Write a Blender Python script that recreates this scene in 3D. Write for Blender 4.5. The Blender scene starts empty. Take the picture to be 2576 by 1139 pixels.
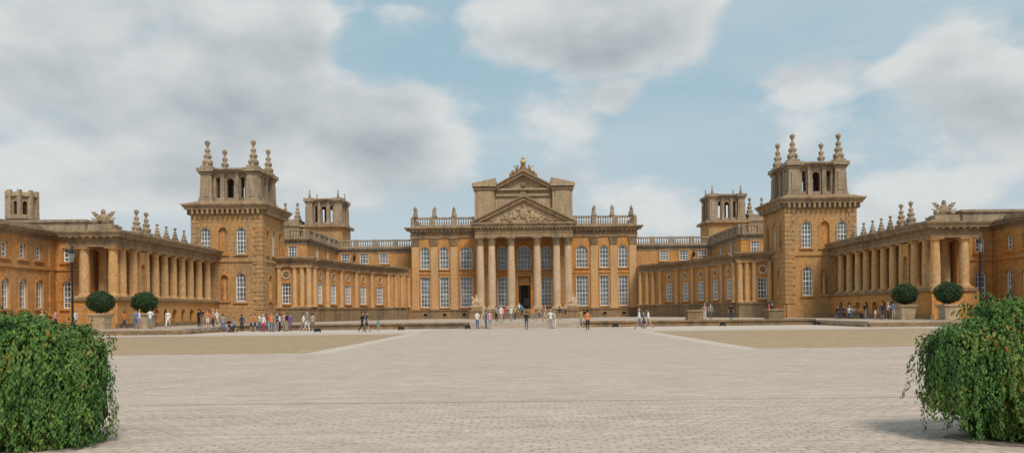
import bpy, bmesh, math, random
from mathutils import Vector, Matrix, noise
R = random.Random(7)
sc = bpy.context.scene
COL = sc.collection
PI = math.pi
F = 2000.; CX = 1322.; HZ = 784.; CH = 1.7; ROLL = 0.011

# ------------------------------------------------------------------ helpers
ORG = {}
class MB:
    def __init__(s, fr=None):
        s.v = []; s.f = []; s.sm = []; s.fr = fr
    def P(s, a, d, z):
        if s.fr is None: return (a, d, z)
        ox, oy, ux, uy, nx, ny = s.fr
        return (ox+a*ux+d*nx, oy+a*uy+d*ny, z)
    def add(s, pts, faces, smooth=False):
        b = len(s.v)
        s.v += [s.P(*p) for p in pts]
        for f in faces:
            s.f.append([b+i for i in f]); s.sm.append(smooth)
    def box(s, a0, a1, d0, d1, z0, z1):
        s.add([(a0,d0,z0),(a1,d0,z0),(a1,d1,z0),(a0,d1,z0),(a0,d0,z1),(a1,d0,z1),(a1,d1,z1),(a0,d1,z1)],
              [(0,3,2,1),(4,5,6,7),(0,1,5,4),(1,2,6,5),(2,3,7,6),(3,0,4,7)])
    def frustum(s, c0, h0, z0, c1, h1, z1):
        p = []
        for (c, h, z) in ((c0,h0,z0),(c1,h1,z1)):
            p += [(c[0]-h[0],c[1]-h[1],z),(c[0]+h[0],c[1]-h[1],z),(c[0]+h[0],c[1]+h[1],z),(c[0]-h[0],c[1]+h[1],z)]
        s.add(p, [(0,3,2,1),(4,5,6,7),(0,1,5,4),(1,2,6,5),(2,3,7,6),(3,0,4,7)])
    def prism(s, pts, d0, d1):                      # polygon in (a,z), extruded along d
        n = len(pts)
        s.add([(a,d0,z) for a,z in pts]+[(a,d1,z) for a,z in pts],
              [tuple(range(n)), tuple(range(2*n-1,n-1,-1))]+[(i,(i+1)%n,n+(i+1)%n,n+i) for i in range(n)])
    def plan(s, pts, z0, z1):                       # polygon in (a,d), extruded along z
        n = len(pts)
        s.add([(a,d,z0) for a,d in pts]+[(a,d,z1) for a,d in pts],
              [tuple(range(n)), tuple(range(2*n-1,n-1,-1))]+[(i,(i+1)%n,n+(i+1)%n,n+i) for i in range(n)])
    def lathe(s, a, d, prof, seg=12, smooth=True, ph=0.):
        pts = []; fc = []
        for r, z in prof:
            for k in range(seg):
                t = ph+2*PI*k/seg
                pts.append((a+r*math.cos(t), d+r*math.sin(t), z))
        for i in range(len(prof)-1):
            for k in range(seg):
                k2 = (k+1) % seg
                fc.append((i*seg+k, i*seg+k2, (i+1)*seg+k2, (i+1)*seg+k))
        s.add(pts, fc, smooth)
        s.add(pts[:seg], [tuple(range(seg))]); s.add(pts[-seg:], [tuple(range(seg))])
    def ball(s, a, d, z, ra, rd=None, rz=None, seg=10, rings=6):
        rd = rd or ra; rz = rz or ra
        pts = []; fc = []
        for i in range(rings+1):
            t = PI*i/rings
            rr = max(math.sin(t), 1e-3)
            for k in range(seg):
                p = 2*PI*k/seg
                pts.append((a+ra*rr*math.cos(p), d+rd*rr*math.sin(p), z+rz*math.cos(t)))
        for i in range(rings):
            for k in range(seg):
                k2 = (k+1) % seg
                fc.append((i*seg+k, i*seg+k2, (i+1)*seg+k2, (i+1)*seg+k))
        s.add(pts, fc, True)
    def tube(s, p0, p1, r0, r1, seg=8):
        p0 = Vector(p0); p1 = Vector(p1); ax = (p1-p0)
        q = ax.to_track_quat('Z', 'Y'); pts = []
        for p, r in ((p0, r0), (p1, r1)):
            for k in range(seg):
                t = 2*PI*k/seg
                pts.append(tuple(p+q @ Vector((r*math.cos(t), r*math.sin(t), 0))))
        s.add(pts, [(k,(k+1)%seg,seg+(k+1)%seg,seg+k) for k in range(seg)], True)
        s.add(pts, [tuple(range(seg)), tuple(range(2*seg-1, seg-1, -1))])
    def quad(s, *p): s.add(list(p), [tuple(range(len(p)))])
    def sweep(s, path, nrm, d0, d1, z0, z1):        # rect section along plan polyline
        pts = []; fc = []; n = len(path)
        for (x, y), (nx, ny) in zip(path, nrm):
            pts += [(x+nx*d0,y+ny*d0,z0),(x+nx*d1,y+ny*d1,z0),(x+nx*d1,y+ny*d1,z1),(x+nx*d0,y+ny*d0,z1)]
        for i in range(n-1):
            for k in range(4):
                k2 = (k+1) % 4
                fc.append((i*4+k, i*4+k2, i*4+4+k2, i*4+4+k))
        fc += [(0,1,2,3), (n*4-4,n*4-1,n*4-2,n*4-3)]
        s.add(pts, fc)

def obj(name, mb, mat, par=None):
    org = ORG.get(par.name, (0,0,0)) if par else (0,0,0)
    me = bpy.data.meshes.new(name)
    me.from_pydata([(x-org[0],y-org[1],z-org[2]) for x,y,z in mb.v], [], mb.f)
    me.polygons.foreach_set('use_smooth', mb.sm)
    bm = bmesh.new(); bm.from_mesh(me); bmesh.ops.recalc_face_normals(bm, faces=bm.faces); bm.to_mesh(me); bm.free()
    if mat: me.materials.append(mat)
    o = bpy.data.objects.new(name, me); COL.objects.link(o)
    if par: o.parent = par
    ORG[o.name] = org
    return o
def tag(o, label, cat, group=None):
    o['label'] = label; o['category'] = cat
    if group: o['group'] = group
    return o
def thing(name, label, cat, loc=(0,0,0), group=None):
    o = bpy.data.objects.new(name, None); COL.objects.link(o); o.location = loc
    ORG[o.name] = loc
    return tag(o, label, cat, group)
def struct(name, mb, mat):
    o = obj(name, mb, mat); o['kind'] = 'structure'; return o

# ------------------------------------------------------------------ materials
def newmat(name):
    m = bpy.data.materials.new(name); m.use_nodes = True
    nt = m.node_tree; b = nt.nodes['Principled BSDF']
    return m, nt, b
def N(nt, t, **kw):
    n = nt.nodes.new(t)
    for k, v in kw.items(): setattr(n, k, v)
    return n
def rgba(c): return (c[0], c[1], c[2], 1)
def mixc(nt, fac, a, b, blend='MIX'):
    n = N(nt, 'ShaderNodeMix', data_type='RGBA', blend_type=blend)
    for sock, v in ((n.inputs[0], fac), (n.inputs[6], a), (n.inputs[7], b)):
        if isinstance(v, (int, float)): sock.default_value = v
        elif isinstance(v, tuple): sock.default_value = rgba(v)
        else: nt.links.new(v, sock)
    return n.outputs[2]
def mth(nt, op, a, b=None, c=None, clamp=False):
    n = N(nt, 'ShaderNodeMath', operation=op, use_clamp=clamp)
    for i, v in enumerate((a, b, c)):
        if v is None: continue
        if isinstance(v, (int, float)): n.inputs[i].default_value = v
        else: nt.links.new(v, n.inputs[i])
    return n.outputs[0]
def mrange(nt, v, a, b, c=0., d=1., smooth=False):
    n = N(nt, 'ShaderNodeMapRange', interpolation_type='SMOOTHSTEP' if smooth else 'LINEAR')
    nt.links.new(v, n.inputs[0])
    for i, x in enumerate((a, b, c, d)): n.inputs[i+1].default_value = x
    return n.outputs[0]
def noisen(nt, vec, scale, detail=4, rough=.55):
    n = N(nt, 'ShaderNodeTexNoise'); n.inputs['Scale'].default_value = scale
    n.inputs['Detail'].default_value = detail; n.inputs['Roughness'].default_value = rough
    nt.links.new(vec, n.inputs['Vector']); return n.outputs[0]
def vmul(nt, vec, k):
    n = N(nt, 'ShaderNodeVectorMath', operation='MULTIPLY'); nt.links.new(vec, n.inputs[0]); n.inputs[1].default_value = k
    return n.outputs[0]
def gmul(nt, c, g):
    cg = N(nt, 'ShaderNodeCombineColor')
    for i in range(3): nt.links.new(g, cg.inputs[i])
    return mixc(nt, 1., c, cg.outputs[0], 'MULTIPLY')

def stone(name, c1, c2, c3, weather=.35, wcol=(.13,.11,.09), rowh=.45, bw=1.0, mortar=.015, mk=.62, bump=.25):
    m, nt, b = newmat(name)
    pos = N(nt, 'ShaderNodeNewGeometry').outputs['Position']
    sp = N(nt, 'ShaderNodeSeparateXYZ'); nt.links.new(pos, sp.inputs[0])
    cb = N(nt, 'ShaderNodeCombineXYZ'); nt.links.new(mth(nt,'ADD',sp.outputs[0],sp.outputs[1]), cb.inputs[0]); nt.links.new(sp.outputs[2], cb.inputs[1])
    br = N(nt, 'ShaderNodeTexBrick'); nt.links.new(cb.outputs[0], br.inputs['Vector'])
    br.inputs['Color1'].default_value = rgba(c1); br.inputs['Color2'].default_value = rgba(c2)
    br.inputs['Mortar'].default_value = rgba(tuple(x*mk for x in c1)); br.inputs['Scale'].default_value = 1
    br.inputs['Mortar Size'].default_value = mortar; br.inputs['Brick Width'].default_value = bw; br.inputs['Row Height'].default_value = rowh
    n1 = noisen(nt, pos, .26, 5)
    c = mixc(nt, mrange(nt, n1, .38, .64), br.outputs['Color'], c3)
    n2 = noisen(nt, vmul(nt, pos, (1.3,1.3,.22)), .8, 5, .65)
    c = mixc(nt, mrange(nt, n2, .45, .70, 0, weather), c, wcol)
    n3 = noisen(nt, pos, 3.5, 4, .6)
    c = gmul(nt, c, mrange(nt, n3, .3, .7, .76, 1.2))
    nt.links.new(c, b.inputs['Base Color']); b.inputs['Roughness'].default_value = .9
    b.inputs['Specular IOR Level'].default_value = .2
    bp = N(nt, 'ShaderNodeBump'); bp.inputs['Strength'].default_value = bump; bp.inputs['Distance'].default_value = .08
    nt.links.new(n3, bp.inputs['Height']); nt.links.new(bp.outputs[0], b.inputs['Normal'])
    return m
def plain(name, c, rough=.7, var=.15, scale=6., metal=0., spec=.3):
    m, nt, b = newmat(name)
    pos = N(nt, 'ShaderNodeTexCoord').outputs['Object']
    n = noisen(nt, pos, scale, 3)
    c = mixc(nt, mrange(nt, n, .3, .7), tuple(x*(1-var) for x in c), tuple(min(1,x*(1+var)) for x in c))
    nt.links.new(c, b.inputs['Base Color']); b.inputs['Roughness'].default_value = rough; b.inputs['Metallic'].default_value = metal
    b.inputs['Specular IOR Level'].default_value = spec
    return m
M = {}
M['wall'] = stone('ochre_stone', (.63,.295,.078), (.54,.24,.060), (.55,.29,.12), .55, (.23,.145,.085))
M['towerwall'] = stone('tower_stone', (.52,.32,.155), (.44,.26,.12), (.50,.265,.095), .55, (.22,.16,.11), rowh=.5, mortar=.03, mk=.5)
M['column'] = stone('column_stone', (.64,.48,.33), (.61,.45,.305), (.59,.39,.22), .36, (.33,.255,.18), rowh=1.6, bw=9, mortar=.006)
M['colo'] = stone('golden_column_stone', (.62,.395,.20), (.58,.365,.18), (.60,.335,.135), .42, (.29,.21,.14), rowh=1.6, bw=9, mortar=.006)
M['trim'] = stone('weathered_stone', (.42,.29,.17), (.36,.245,.145), (.34,.22,.12), .75, (.12,.10,.08), rowh=.6, bw=1.6)
M['grey'] = stone('grey_stone', (.44,.335,.235), (.38,.285,.195), (.35,.255,.165), .7, (.13,.11,.09), rowh=.5, bw=1.2)
M['base'] = stone('plinth_stone', (.37,.235,.115), (.32,.20,.10), (.24,.17,.105), .65, (.10,.08,.06), rowh=.4)
M['attic'] = stone('attic_stone', (.52,.385,.25), (.46,.335,.215), (.42,.295,.17), .65, (.19,.15,.115), rowh=.5)
M['white'] = plain('white_paint', (.78,.78,.75), .5, .05)
M['black'] = plain('black_iron', (.018,.018,.02), .5, .2)
M['dark'] = plain('dark_void', (.012,.011,.010), .8, .2)
M['lead'] = plain('lead_roof', (.24,.24,.24), .6, .2, 1.)
M['wood'] = plain('dark_wood_door', (.06,.035,.02), .6, .3, 3.)
M['gold'] = plain('gilded_metal', (.62,.43,.16), .45, .2, 5., .7)
M['soil'] = plain('soil', (.22,.17,.13), .95, .5, 6.)
m, nt, b = newmat('window_glass'); M['glass'] = m
pos = N(nt,'ShaderNodeNewGeometry').outputs['Position']
gc = mixc(nt, mrange(nt, noisen(nt, pos, .8, 2), .4, .6), (.06,.075,.085), (.17,.185,.19))
nt.links.new(gc, b.inputs['Base Color']); b.inputs['Roughness'].default_value = .15; b.inputs['Specular IOR Level'].default_value = .9
bp = N(nt,'ShaderNodeBump'); bp.inputs['Strength'].default_value=.25; bp.inputs['Distance'].default_value=.1
nt.links.new(noisen(nt,pos,1.1,2), bp.inputs['Height']); nt.links.new(bp.outputs[0], b.inputs['Normal'])
m, nt, b = newmat('lamp_glass'); M['lampglass'] = m
b.inputs['Base Color'].default_value = (.25,.26,.25,1); b.inputs['Roughness'].default_value = .2

def setts(name, c1, c2, w, h, mort, big, dist=.12, bumps=.5, mcol=.55, streak=.16):
    m, nt, b = newmat(name)
    pos = N(nt, 'ShaderNodeNewGeometry').outputs['Position']
    nz = N(nt, 'ShaderNodeTexNoise'); nz.inputs['Scale'].default_value = .7; nz.inputs['Detail'].default_value = 3; nt.links.new(pos, nz.inputs['Vector'])
    off = N(nt, 'ShaderNodeVectorMath', operation='MULTIPLY_ADD'); nt.links.new(nz.outputs['Color'], off.inputs[0])
    off.inputs[1].default_value = (dist*2,dist*2,0); nt.links.new(pos, off.inputs[2])
    br = N(nt, 'ShaderNodeTexBrick'); nt.links.new(off.outputs[0], br.inputs['Vector'])
    br.inputs['Color1'].default_value = rgba(c1); br.inputs['Color2'].default_value = rgba(c2)
    br.inputs['Mortar'].default_value = rgba(tuple(x*mcol for x in c1)); br.inputs['Scale'].default_value = 1
    br.inputs['Mortar Size'].default_value = mort; br.inputs['Mortar Smooth'].default_value = .4
    br.inputs['Brick Width'].default_value = w; br.inputs['Row Height'].default_value = h
    n1 = noisen(nt, vmul(nt, pos, (.5,1,1)), .35, 5, .6)
    c = mixc(nt, mrange(nt, n1, .35, .7, 0, .75), br.outputs['Color'], big)
    n3 = noisen(nt, pos, 9., 4, .65)
    c = gmul(nt, c, mrange(nt, n3, .3, .7, .86, 1.1))
    n4 = noisen(nt, vmul(nt, off.outputs[0], (.45,2.2,1)), 1.5, 5, .65)     # worn courses running across the court
    c = gmul(nt, c, mrange(nt, n4, .33, .67, 1-streak, 1+streak*.7))
    n5 = noisen(nt, vmul(nt, pos, (.6,1.,1)), 2.6, 5, .7)
    c = gmul(nt, c, mrange(nt, n5, .35, .65, 1-streak*.7, 1+streak*.5))
    nt.links.new(c, b.inputs['Base Color']); b.inputs['Roughness'].default_value = .88; b.inputs['Specular IOR Level'].default_value = .15
    bp = N(nt, 'ShaderNodeBump'); bp.inputs['Strength'].default_value = bumps; bp.inputs['Distance'].default_value = .03
    h_ = mth(nt, 'SUBTRACT', mth(nt,'MULTIPLY',n3,.5), br.outputs['Fac'])
    nt.links.new(h_, bp.inputs['Height']); nt.links.new(bp.outputs[0], b.inputs['Normal'])
    return m
M['setts'] = setts('stone_setts', (.58,.465,.385), (.515,.41,.335), .24, .16, .018, (.57,.46,.38), .3, .45, .62, .14)
M['path'] = setts('fine_path_setts', (.57,.46,.38), (.51,.405,.33), .14, .11, .012, (.555,.45,.37), .2, .35, .72, .14)
M['gravel'] = setts('tan_gravel', (.50,.36,.225), (.43,.305,.185), .07, .06, .008, (.47,.335,.21), .2, .4, .7, .2)
M['kerb'] = setts('pale_kerb_stone', (.63,.525,.44), (.57,.475,.395), .6, .35, .02, (.61,.505,.425), .08, .2, .65)
M['pave'] = setts('paving_slabs', (.52,.415,.325), (.46,.365,.285), 1.2, .8, .02, (.47,.38,.295), .02, .2)

def leafmat(name, stops):
    m, nt, b = newmat(name)
    g = N(nt, 'ShaderNodeNewGeometry')
    rp = N(nt, 'ShaderNodeValToRGB'); cr = rp.color_ramp
    while len(cr.elements) < len(stops): cr.elements.new(.5)
    for e, (p, c) in zip(cr.elements, stops): e.position = p; e.color = rgba(c)
    n = noisen(nt, g.outputs['Position'], 1.8, 3)
    f = mth(nt, 'ADD', mth(nt,'MULTIPLY',g.outputs['Random Per Island'],.55), mth(nt,'MULTIPLY',mrange(nt,n,.3,.7),.45))
    nt.links.new(f, rp.inputs[0]); nt.links.new(rp.outputs[0], b.inputs['Base Color'])
    b.inputs['Roughness'].default_value = .6; b.inputs['Specular IOR Level'].default_value = .2
    return m
M['ivy'] = leafmat('ivy_leaves', [(0,(.016,.045,.014)),(.27,(.036,.095,.022)),(.52,(.075,.155,.03)),(.78,(.155,.225,.045)),(.9,(.31,.19,.05)),(1,(.37,.13,.035))])
M['box'] = leafmat('box_leaves', [(0,(.016,.036,.014)),(.5,(.034,.07,.025)),(1,(.075,.12,.042))])
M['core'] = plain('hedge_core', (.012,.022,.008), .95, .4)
M['bark'] = plain('bark', (.06,.045,.03), .9, .3, 9.)

# ------------------------------------------------------------------ facade kit
def wall(mb, a0, a1, z0, z1, ops=(), depth=.4, d=0., ends=True):
    A = {a0, a1}; Z = {z0, z1}
    for ac, oz, w, h, ar in ops: A |= {ac-w/2, ac+w/2}; Z |= {oz, oz+h}
    A = sorted(x for x in A if a0-1e-6 <= x <= a1+1e-6); Z = sorted(x for x in Z if z0-1e-6 <= x <= z1+1e-6)
    for i in range(len(A)-1):
        for j in range(len(Z)-1):
            ca = (A[i]+A[i+1])/2; cz = (Z[j]+Z[j+1])/2
            if any(abs(ca-ac) < w/2 and oz < cz < oz+h for ac, oz, w, h, ar in ops): continue
            mb.quad((A[i],d,Z[j]),(A[i+1],d,Z[j]),(A[i+1],d,Z[j+1]),(A[i],d,Z[j+1]))
    e = d-depth
    for ac, oz, w, h, ar in ops:
        r = w/2; l = ac-r; q = ac+r; zs = oz+h-(r if ar else 0)
        mb.quad((l,d,oz),(l,e,oz),(l,e,zs),(l,d,zs)); mb.quad((q,d,oz),(q,e,oz),(q,e,zs),(q,d,zs))
        mb.quad((l,d,oz),(q,d,oz),(q,e,oz),(l,e,oz))
        if not ar: mb.quad((l,d,zs),(q,d,zs),(q,e,zs),(l,e,zs))
        else:
            n = 10; arc = [(ac-r*math.cos(PI*k/n), zs+r*math.sin(PI*k/n)) for k in range(n+1)]
            for k in range(n):
                (x0,y0),(x1,y1) = arc[k], arc[k+1]
                mb.quad((x0,d,y0),(x1,d,y1),(x1,e,y1),(x0,e,y0))
                cx = l if k < n/2 else q
                mb.quad((cx,d,oz+h),(x0,d,y0),(x1,d,y1))
    if ends:
        for a in (a0, a1): mb.quad((a,d,z0),(a,e,z0),(a,e,z1),(a,d,z1))
def surround(mb, ac, z0, w, h, arch, t=.22, p=.1):
    r = w/2; zs = z0+h-(r if arch else 0)
    mb.box(ac-r-t, ac-r-.003, -.05, p, z0-.01, zs); mb.box(ac+r+.003, ac+r+t, -.05, p, z0-.01, zs)
    mb.box(ac-r-t-.1, ac+r+t+.1, -.05, p+.12, z0-.22, z0-.004)
    if arch:
        n = 10
        for k in range(n):
            t0 = PI*k/n; t1 = PI*(k+1)/n; R0 = r+.003; R1 = r+t
            mb.prism([(ac-R1*math.cos(t0),zs+R1*math.sin(t0)),(ac-R1*math.cos(t1),zs+R1*math.sin(t1)),
                      (ac-R0*math.cos(t1),zs+R0*math.sin(t1)),(ac-R0*math.cos(t0),zs+R0*math.sin(t0))], -.05, p)
        mb.prism([(ac-.12,z0+h),(ac+.12,z0+h),(ac+.2,z0+h+t+.15),(ac-.2,z0+h+t+.15)], -.05, p+.08)
    else: mb.box(ac-r-t, ac+r+t, -.05, p+.004, z0+h+.003, z0+h+t)
def window(par, fr, ac, z0, w, h, arch, cols=3, rows=5, dd=-.22, t=.2, p=.1, smat='wall'):
    mb = MB(fr); r = w/2; zs = z0+h-(r if arch else 0); fw = .11
    mb.box(ac-r, ac-r+fw, dd-.04, dd+.06, z0, zs); mb.box(ac+r-fw, ac+r, dd-.04, dd+.06, z0, zs)
    mb.box(ac-r+fw, ac+r-fw, dd-.04, dd+.07, z0, z0+.12)
    n = 10
    if arch:
        for k in range(n):
            t0 = PI*k/n; t1 = PI*(k+1)/n
            mb.prism([(ac-r*math.cos(t0),zs+r*math.sin(t0)),(ac-r*math.cos(t1),zs+r*math.sin(t1)),
                      (ac-(r-fw)*math.cos(t1),zs+(r-fw)*math.sin(t1)),(ac-(r-fw)*math.cos(t0),zs+(r-fw)*math.sin(t0))], dd-.04, dd+.06)
    else: mb.box(ac-r+fw, ac+r-fw, dd-.04, dd+.07, z0+h-fw, z0+h)
    for i in range(1, cols):
        a = ac-r+w*i/cols
        top = zs+math.sqrt(max(0, r*r-(a-ac)**2))-.04 if arch else z0+h-.05
        mb.box(a-.034, a+.034, dd-.03, dd+.04, z0+.05, top)
    for j in range(1, rows):
        z = z0+h*j/rows
        hw = (r if z <= zs else math.sqrt(max(0, r*r-(z-zs)**2)))-.04
        tt = .06 if j == rows//2 else .032
        mb.box(ac-hw, ac+hw, dd-.03, dd+.03, z-tt, z+tt)
    o = obj('window', mb, M['white'], par)
    mp = MB(fr); d = dd-.02
    if arch:
        pts = [(ac-r,d,z0),(ac+r,d,z0)]+[(ac+r*math.cos(PI*k/n),d,zs+r*math.sin(PI*k/n)) for k in range(n+1)]
    else: pts = [(ac-r,d,z0),(ac+r,d,z0),(ac+r,d,z0+h),(ac-r,d,z0+h)]
    mp.quad(*pts); obj('pane', mp, M['glass'], o)
    if t:
        ms = MB(fr); surround(ms, ac, z0, w, h, arch, t, p); obj('surround', ms, M[smat], o)
    return o
def entab(mb, a0, a1, z0, z1, proj, back=-.5, e0=1, e1=1, br=.7):
    H = z1-z0
    lay = [(0,.24,.18),(.24,.27,.26),(.27,.58,.14),(.58,.66,.34),(.66,.80,.72),(.80,.88,.86),(.88,1.,1.)]
    for f0, f1, p in lay:
        q = proj*p
        mb.box(a0-q*e0, a1+q*e1, back, q, z0+H*f0, z0+H*f1)
    if br:
        n = max(1, int((a1-a0)/br))
        for i in range(n):
            a = a0+(a1-a0)*(i+.5)/n
            mb.box(a-br*.2, a+br*.2, proj*.2, proj*.68, z0+H*.555, z0+H*.657)
def balus(mb, a0, a1, z0, h, d=0., ped=3.4, sp=.42):
    mb.box(a0, a1, d-.2, d+.2, z0, z0+h*.22); mb.box(a0, a1, d-.22, d+.22, z0+h*.82, z0+h)
    n = max(1, round((a1-a0)/ped))
    for i in range(n+1):
        a = a0+(a1-a0)*i/n; lo = max(a0-.02, a-.42); hi = min(a1+.02, a+.42)
        mb.box(lo, hi, d-.3, d+.3, z0+.003, z0+h+.05)
    k = int((a1-a0)/sp)
    for i in range(k):
        a = a0+(i+.5)*(a1-a0)/k
        z = z0+h*.22; hh = h*.6
        mb.lathe(a, d, [(.09,z),(.14,z+hh*.3),(.06,z+hh*.75),(.11,z+hh)], 6)
def capital(mb, a, d, z0, h, r, ph=0.):
    mb.lathe(a, d, [(r*.86,z0),(r*.9,z0+h*.15),(r*.92,z0+h*.5),(r*1.2,z0+h*.84)], 14)
    for tier, n, zz, rr in ((0,8,0.,.9),(1,8,.32,.95)):
        for k in range(n):
            t = 2*PI*(k+tier*.5)/n; c = math.cos(t); s_ = math.sin(t); w = r*.27
            def pt(rad, off, z): return (a+c*rad-s_*off, d+s_*rad+c*off, z)
            za = z0+h*zz; zb = za+h*.3; zc = za+h*.36
            mb.add([pt(r*rr,-w,za),pt(r*rr,w,za),pt(r*rr*1.12,w,zb),pt(r*rr*1.12,-w,zb),pt(r*rr*1.42,w*.5,zc),pt(r*rr*1.42,-w*.5,zc),
                    pt(r*rr*1.36,w*.4,zb-h*.03),pt(r*rr*1.36,-w*.4,zb-h*.03)], [(0,1,2,3),(3,2,4,5),(5,4,6,7)])
    mb.box(a-r*1.28, a+r*1.28, d-r*1.28, d+r*1.28, z0+h*.85, z0+h)
def column(par, fr, a, d, z0, z1, r, mat, rich=True):
    H = z1-z0; ch = r*2.2 if rich else r*1.0; bh = r*.8
    mb = MB(fr)
    mb.lathe(a, d, [(r,z0+bh),(r*1.0,z0+bh+H*.3),(r*.95,z0+bh+H*.55),(r*.84,z1-ch)], 18)
    o = obj('column', mb, mat, par)
    bb = MB(fr); bb.box(a-r*1.35, a+r*1.35, d-r*1.35, d+r*1.35, z0, z0+bh*.4)
    bb.lathe(a, d, [(r*1.3,z0+bh*.4),(r*1.36,z0+bh*.55),(r*1.15,z0+bh*.72),(r*1.22,z0+bh*.86),(r*1.02,z0+bh)], 16)
    obj('base', bb, mat, o)
    cb = MB(fr)
    if rich: capital(cb, a, d, z1-ch, ch, r)
    else:
        cb.lathe(a, d, [(r*.86,z1-ch),(r*.95,z1-ch*.85),(r*.86,z1-ch*.75),(r*.88,z1-ch*.5),(r*1.2,z1-ch*.28)], 16)
        cb.box(a-r*1.25, a+r*1.25, d-r*1.25, d+r*1.25, z1-ch*.28, z1)
    obj('capital', cb, mat if not rich else M['trim'], o)
    return o
def pilaster(par, fr, a, z0, z1, w, mat, p=.25):
    mb = MB(fr); h = w*1.1
    mb.box(a-w/2, a+w/2, -.05, p, z0+.5, z1-h)
    mb.box(a-w*.58, a+w*.58, -.05, p+.1, z0, z0+.32); mb.box(a-w*.54, a+w*.54, -.05, p+.05, z0+.32, z0+.5)
    o = obj('pilaster', mb, mat, par)
    cb = MB(fr); z = z1-h
    cb.prism([(a-w*.47,z),(a+w*.47,z),(a+w*.62,z1-.15),(a-w*.62,z1-.15)], -.05, p+.06)
    for k in range(4):
        x = a-w*.36+k*w*.24
        cb.frustum((x,p+.1),(w*.1,.05),z,(x,p+.2),(w*.13,.09),z+h*.38)
        if k < 3: cb.frustum((x+w*.12,p+.1),(w*.1,.05),z+h*.36,(x+w*.12,p+.24),(w*.13,.09),z+h*.72)
    cb.box(a-w*.66, a+w*.66, -.05, p+.22, z1-.15, z1)
    obj('capital', cb, M['trim'], o)
def finial(mb, a, d, z0, k=1., kz=None):
    kz = kz or k
    mb.box(a-.72*k, a+.72*k, d-.72*k, d+.72*k, z0, z0+.35*kz)
    prof = [(.62,.35),(.5,.5),(.42,.6),(.6,.85),(.62,1.05),(.42,1.25),(.34,1.38),(.5,1.6),(.5,1.8),(.32,1.98),(.25,2.15),(.38,2.35),(.36,2.55),(.18,2.72),(.14,3.0),(.28,3.22),(.36,3.5),(.36,3.62),(.2,3.66),(.16,3.8),(.02,3.85)]
    mb.lathe(a, d, [(r*k, z0+z*kz) for r, z in prof], 10)
    for t in range(4):
        c = math.cos(PI/4+t*PI/2); s_ = math.sin(PI/4+t*PI/2)
        mb.ball(a+c*.55*k, d+s_*.55*k, z0+.8*kz, .22*k, .22*k, .35*kz, 6, 4)
        mb.ball(a+c*.42*k, d+s_*.42*k, z0+1.65*kz, .17*k, .17*k, .25*kz, 6, 4)
def trophy(mb, a, d, z0, w, h, seed):                # carved group of shield, helmet, figures and banners
    r = random.Random(seed)
    mb.box(a-w*.5, a+w*.5, d-w*.25, d+w*.25, z0, z0+h*.14)
    mb.ball(a, d-.02, z0+h*.45, w*.2, w*.14, h*.33, 10, 7)
    mb.ball(a, d+.0, z0+h*.83, w*.1, w*.1, h*.13, 8, 6); mb.lathe(a, d, [(w*.05,z0+h*.9),(w*.08,z0+h*.95),(.01,z0+h)], 6)
    for s in (-1, 1):
        mb.ball(a+s*w*.3, d+.05, z0+h*.3, w*.15, w*.13, h*.2, 8, 5)
        mb.ball(a+s*w*.22, d+.02, z0+h*.52, w*.09, w*.09, h*.14, 8, 5)
        mb.ball(a+s*w*.25, d+.03, z0+h*.7, w*.06, w*.06, h*.075, 7, 5)
        mb.tube((a+s*w*.1,d,z0+h*.4),(a+s*w*.42,d-.1,z0+h*.78), w*.025, w*.015, 5)
        mb.tube((a+s*w*.14,d,z0+h*.3),(a+s*w*.5,d,z0+h*.5), w*.04, w*.02, 5)
        mb.frustum((a+s*w*.33,d),(w*.02,.03),z0+h*.55,(a+s*w*.4,d),(w*.1,.03),z0+h*.85)
    for k in range(10):
        mb.ball(a+r.uniform(-.42,.42)*w, d+r.uniform(-.1,.18)*w, z0+h*r.uniform(.15,.4), w*r.uniform(.05,.1), w*.07, h*r.uniform(.06,.12), 6, 4)
def pediment(mb, h, z0, za, d0, d1, th):
    mb.prism([(-h,z0),(0,za),(0,za-th*1.15),(-h+th*2.1,z0)], d0, d1)
    mb.prism([(h,z0),(0,za),(0,za-th*1.15),(h-th*2.1,z0)], d0, d1-.003)
    mb.prism([(-h-.25,z0+.12),(0,za+.28),(0,za),(-h,z0)], d0, d1+.3)
    mb.prism([(h+.25,z0+.12),(0,za+.28),(0,za),(h,z0)], d0, d1+.297)

# ------------------------------------------------------------------ ground
g = MB(); g.quad((-500,-60,0),(500,-60,0),(500,900,0),(-500,900,0)); struct('ground', g, M['setts'])
g = MB(); g.quad((-8.4,15,.004),(9.0,15,.004),(9.0,80.8,.004),(-8.4,80.8,.004)); struct('path', g, M['path'])
for s, x0, x1 in ((-1,-37.,-9.4),(1,10.0,37.)):
    g = MB(); g.quad((x0,34,.008),(x1,34,.008),(x1,63,.008),(x0,63,.008)); struct('gravel', g, M['gravel'])
    k = MB(); e = 1.0
    k.quad((x0-e,33.2,.004),(x1+e,33.2,.004),(x1+e,34,.004),(x0-e,34,.004))
    k.quad((x0-e,63,.004),(x1+e,63,.004),(x1+e,64,.004),(x0-e,64,.004))
    ia, ib = (x1, x1+1.0) if s < 0 else (x0-1.0, x0)
    k.quad((ia,34,.004),(ib,34,.004),(ib,63,.004),(ia,63,.004))
    struct('kerb', k, M['kerb'])
k = MB(); k.quad((-60,66,.0045),(-9,66,.0045),(-9,81,.0045),(-60,81,.0045)); k.quad((60,66,.0045),(9.9,66,.0045),(9.9,81,.0045),(60,81,.0045)); struct('pavement', k, M['kerb'])
TZ = .55
t = MB(); t.box(-30, 30, 82.3, 141, -.2, TZ)
for s in (-1, 1): t.box(min(s*30.003,s*56), max(s*30.003,s*56), 69.3, 130, -.2, TZ-.05)
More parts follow.
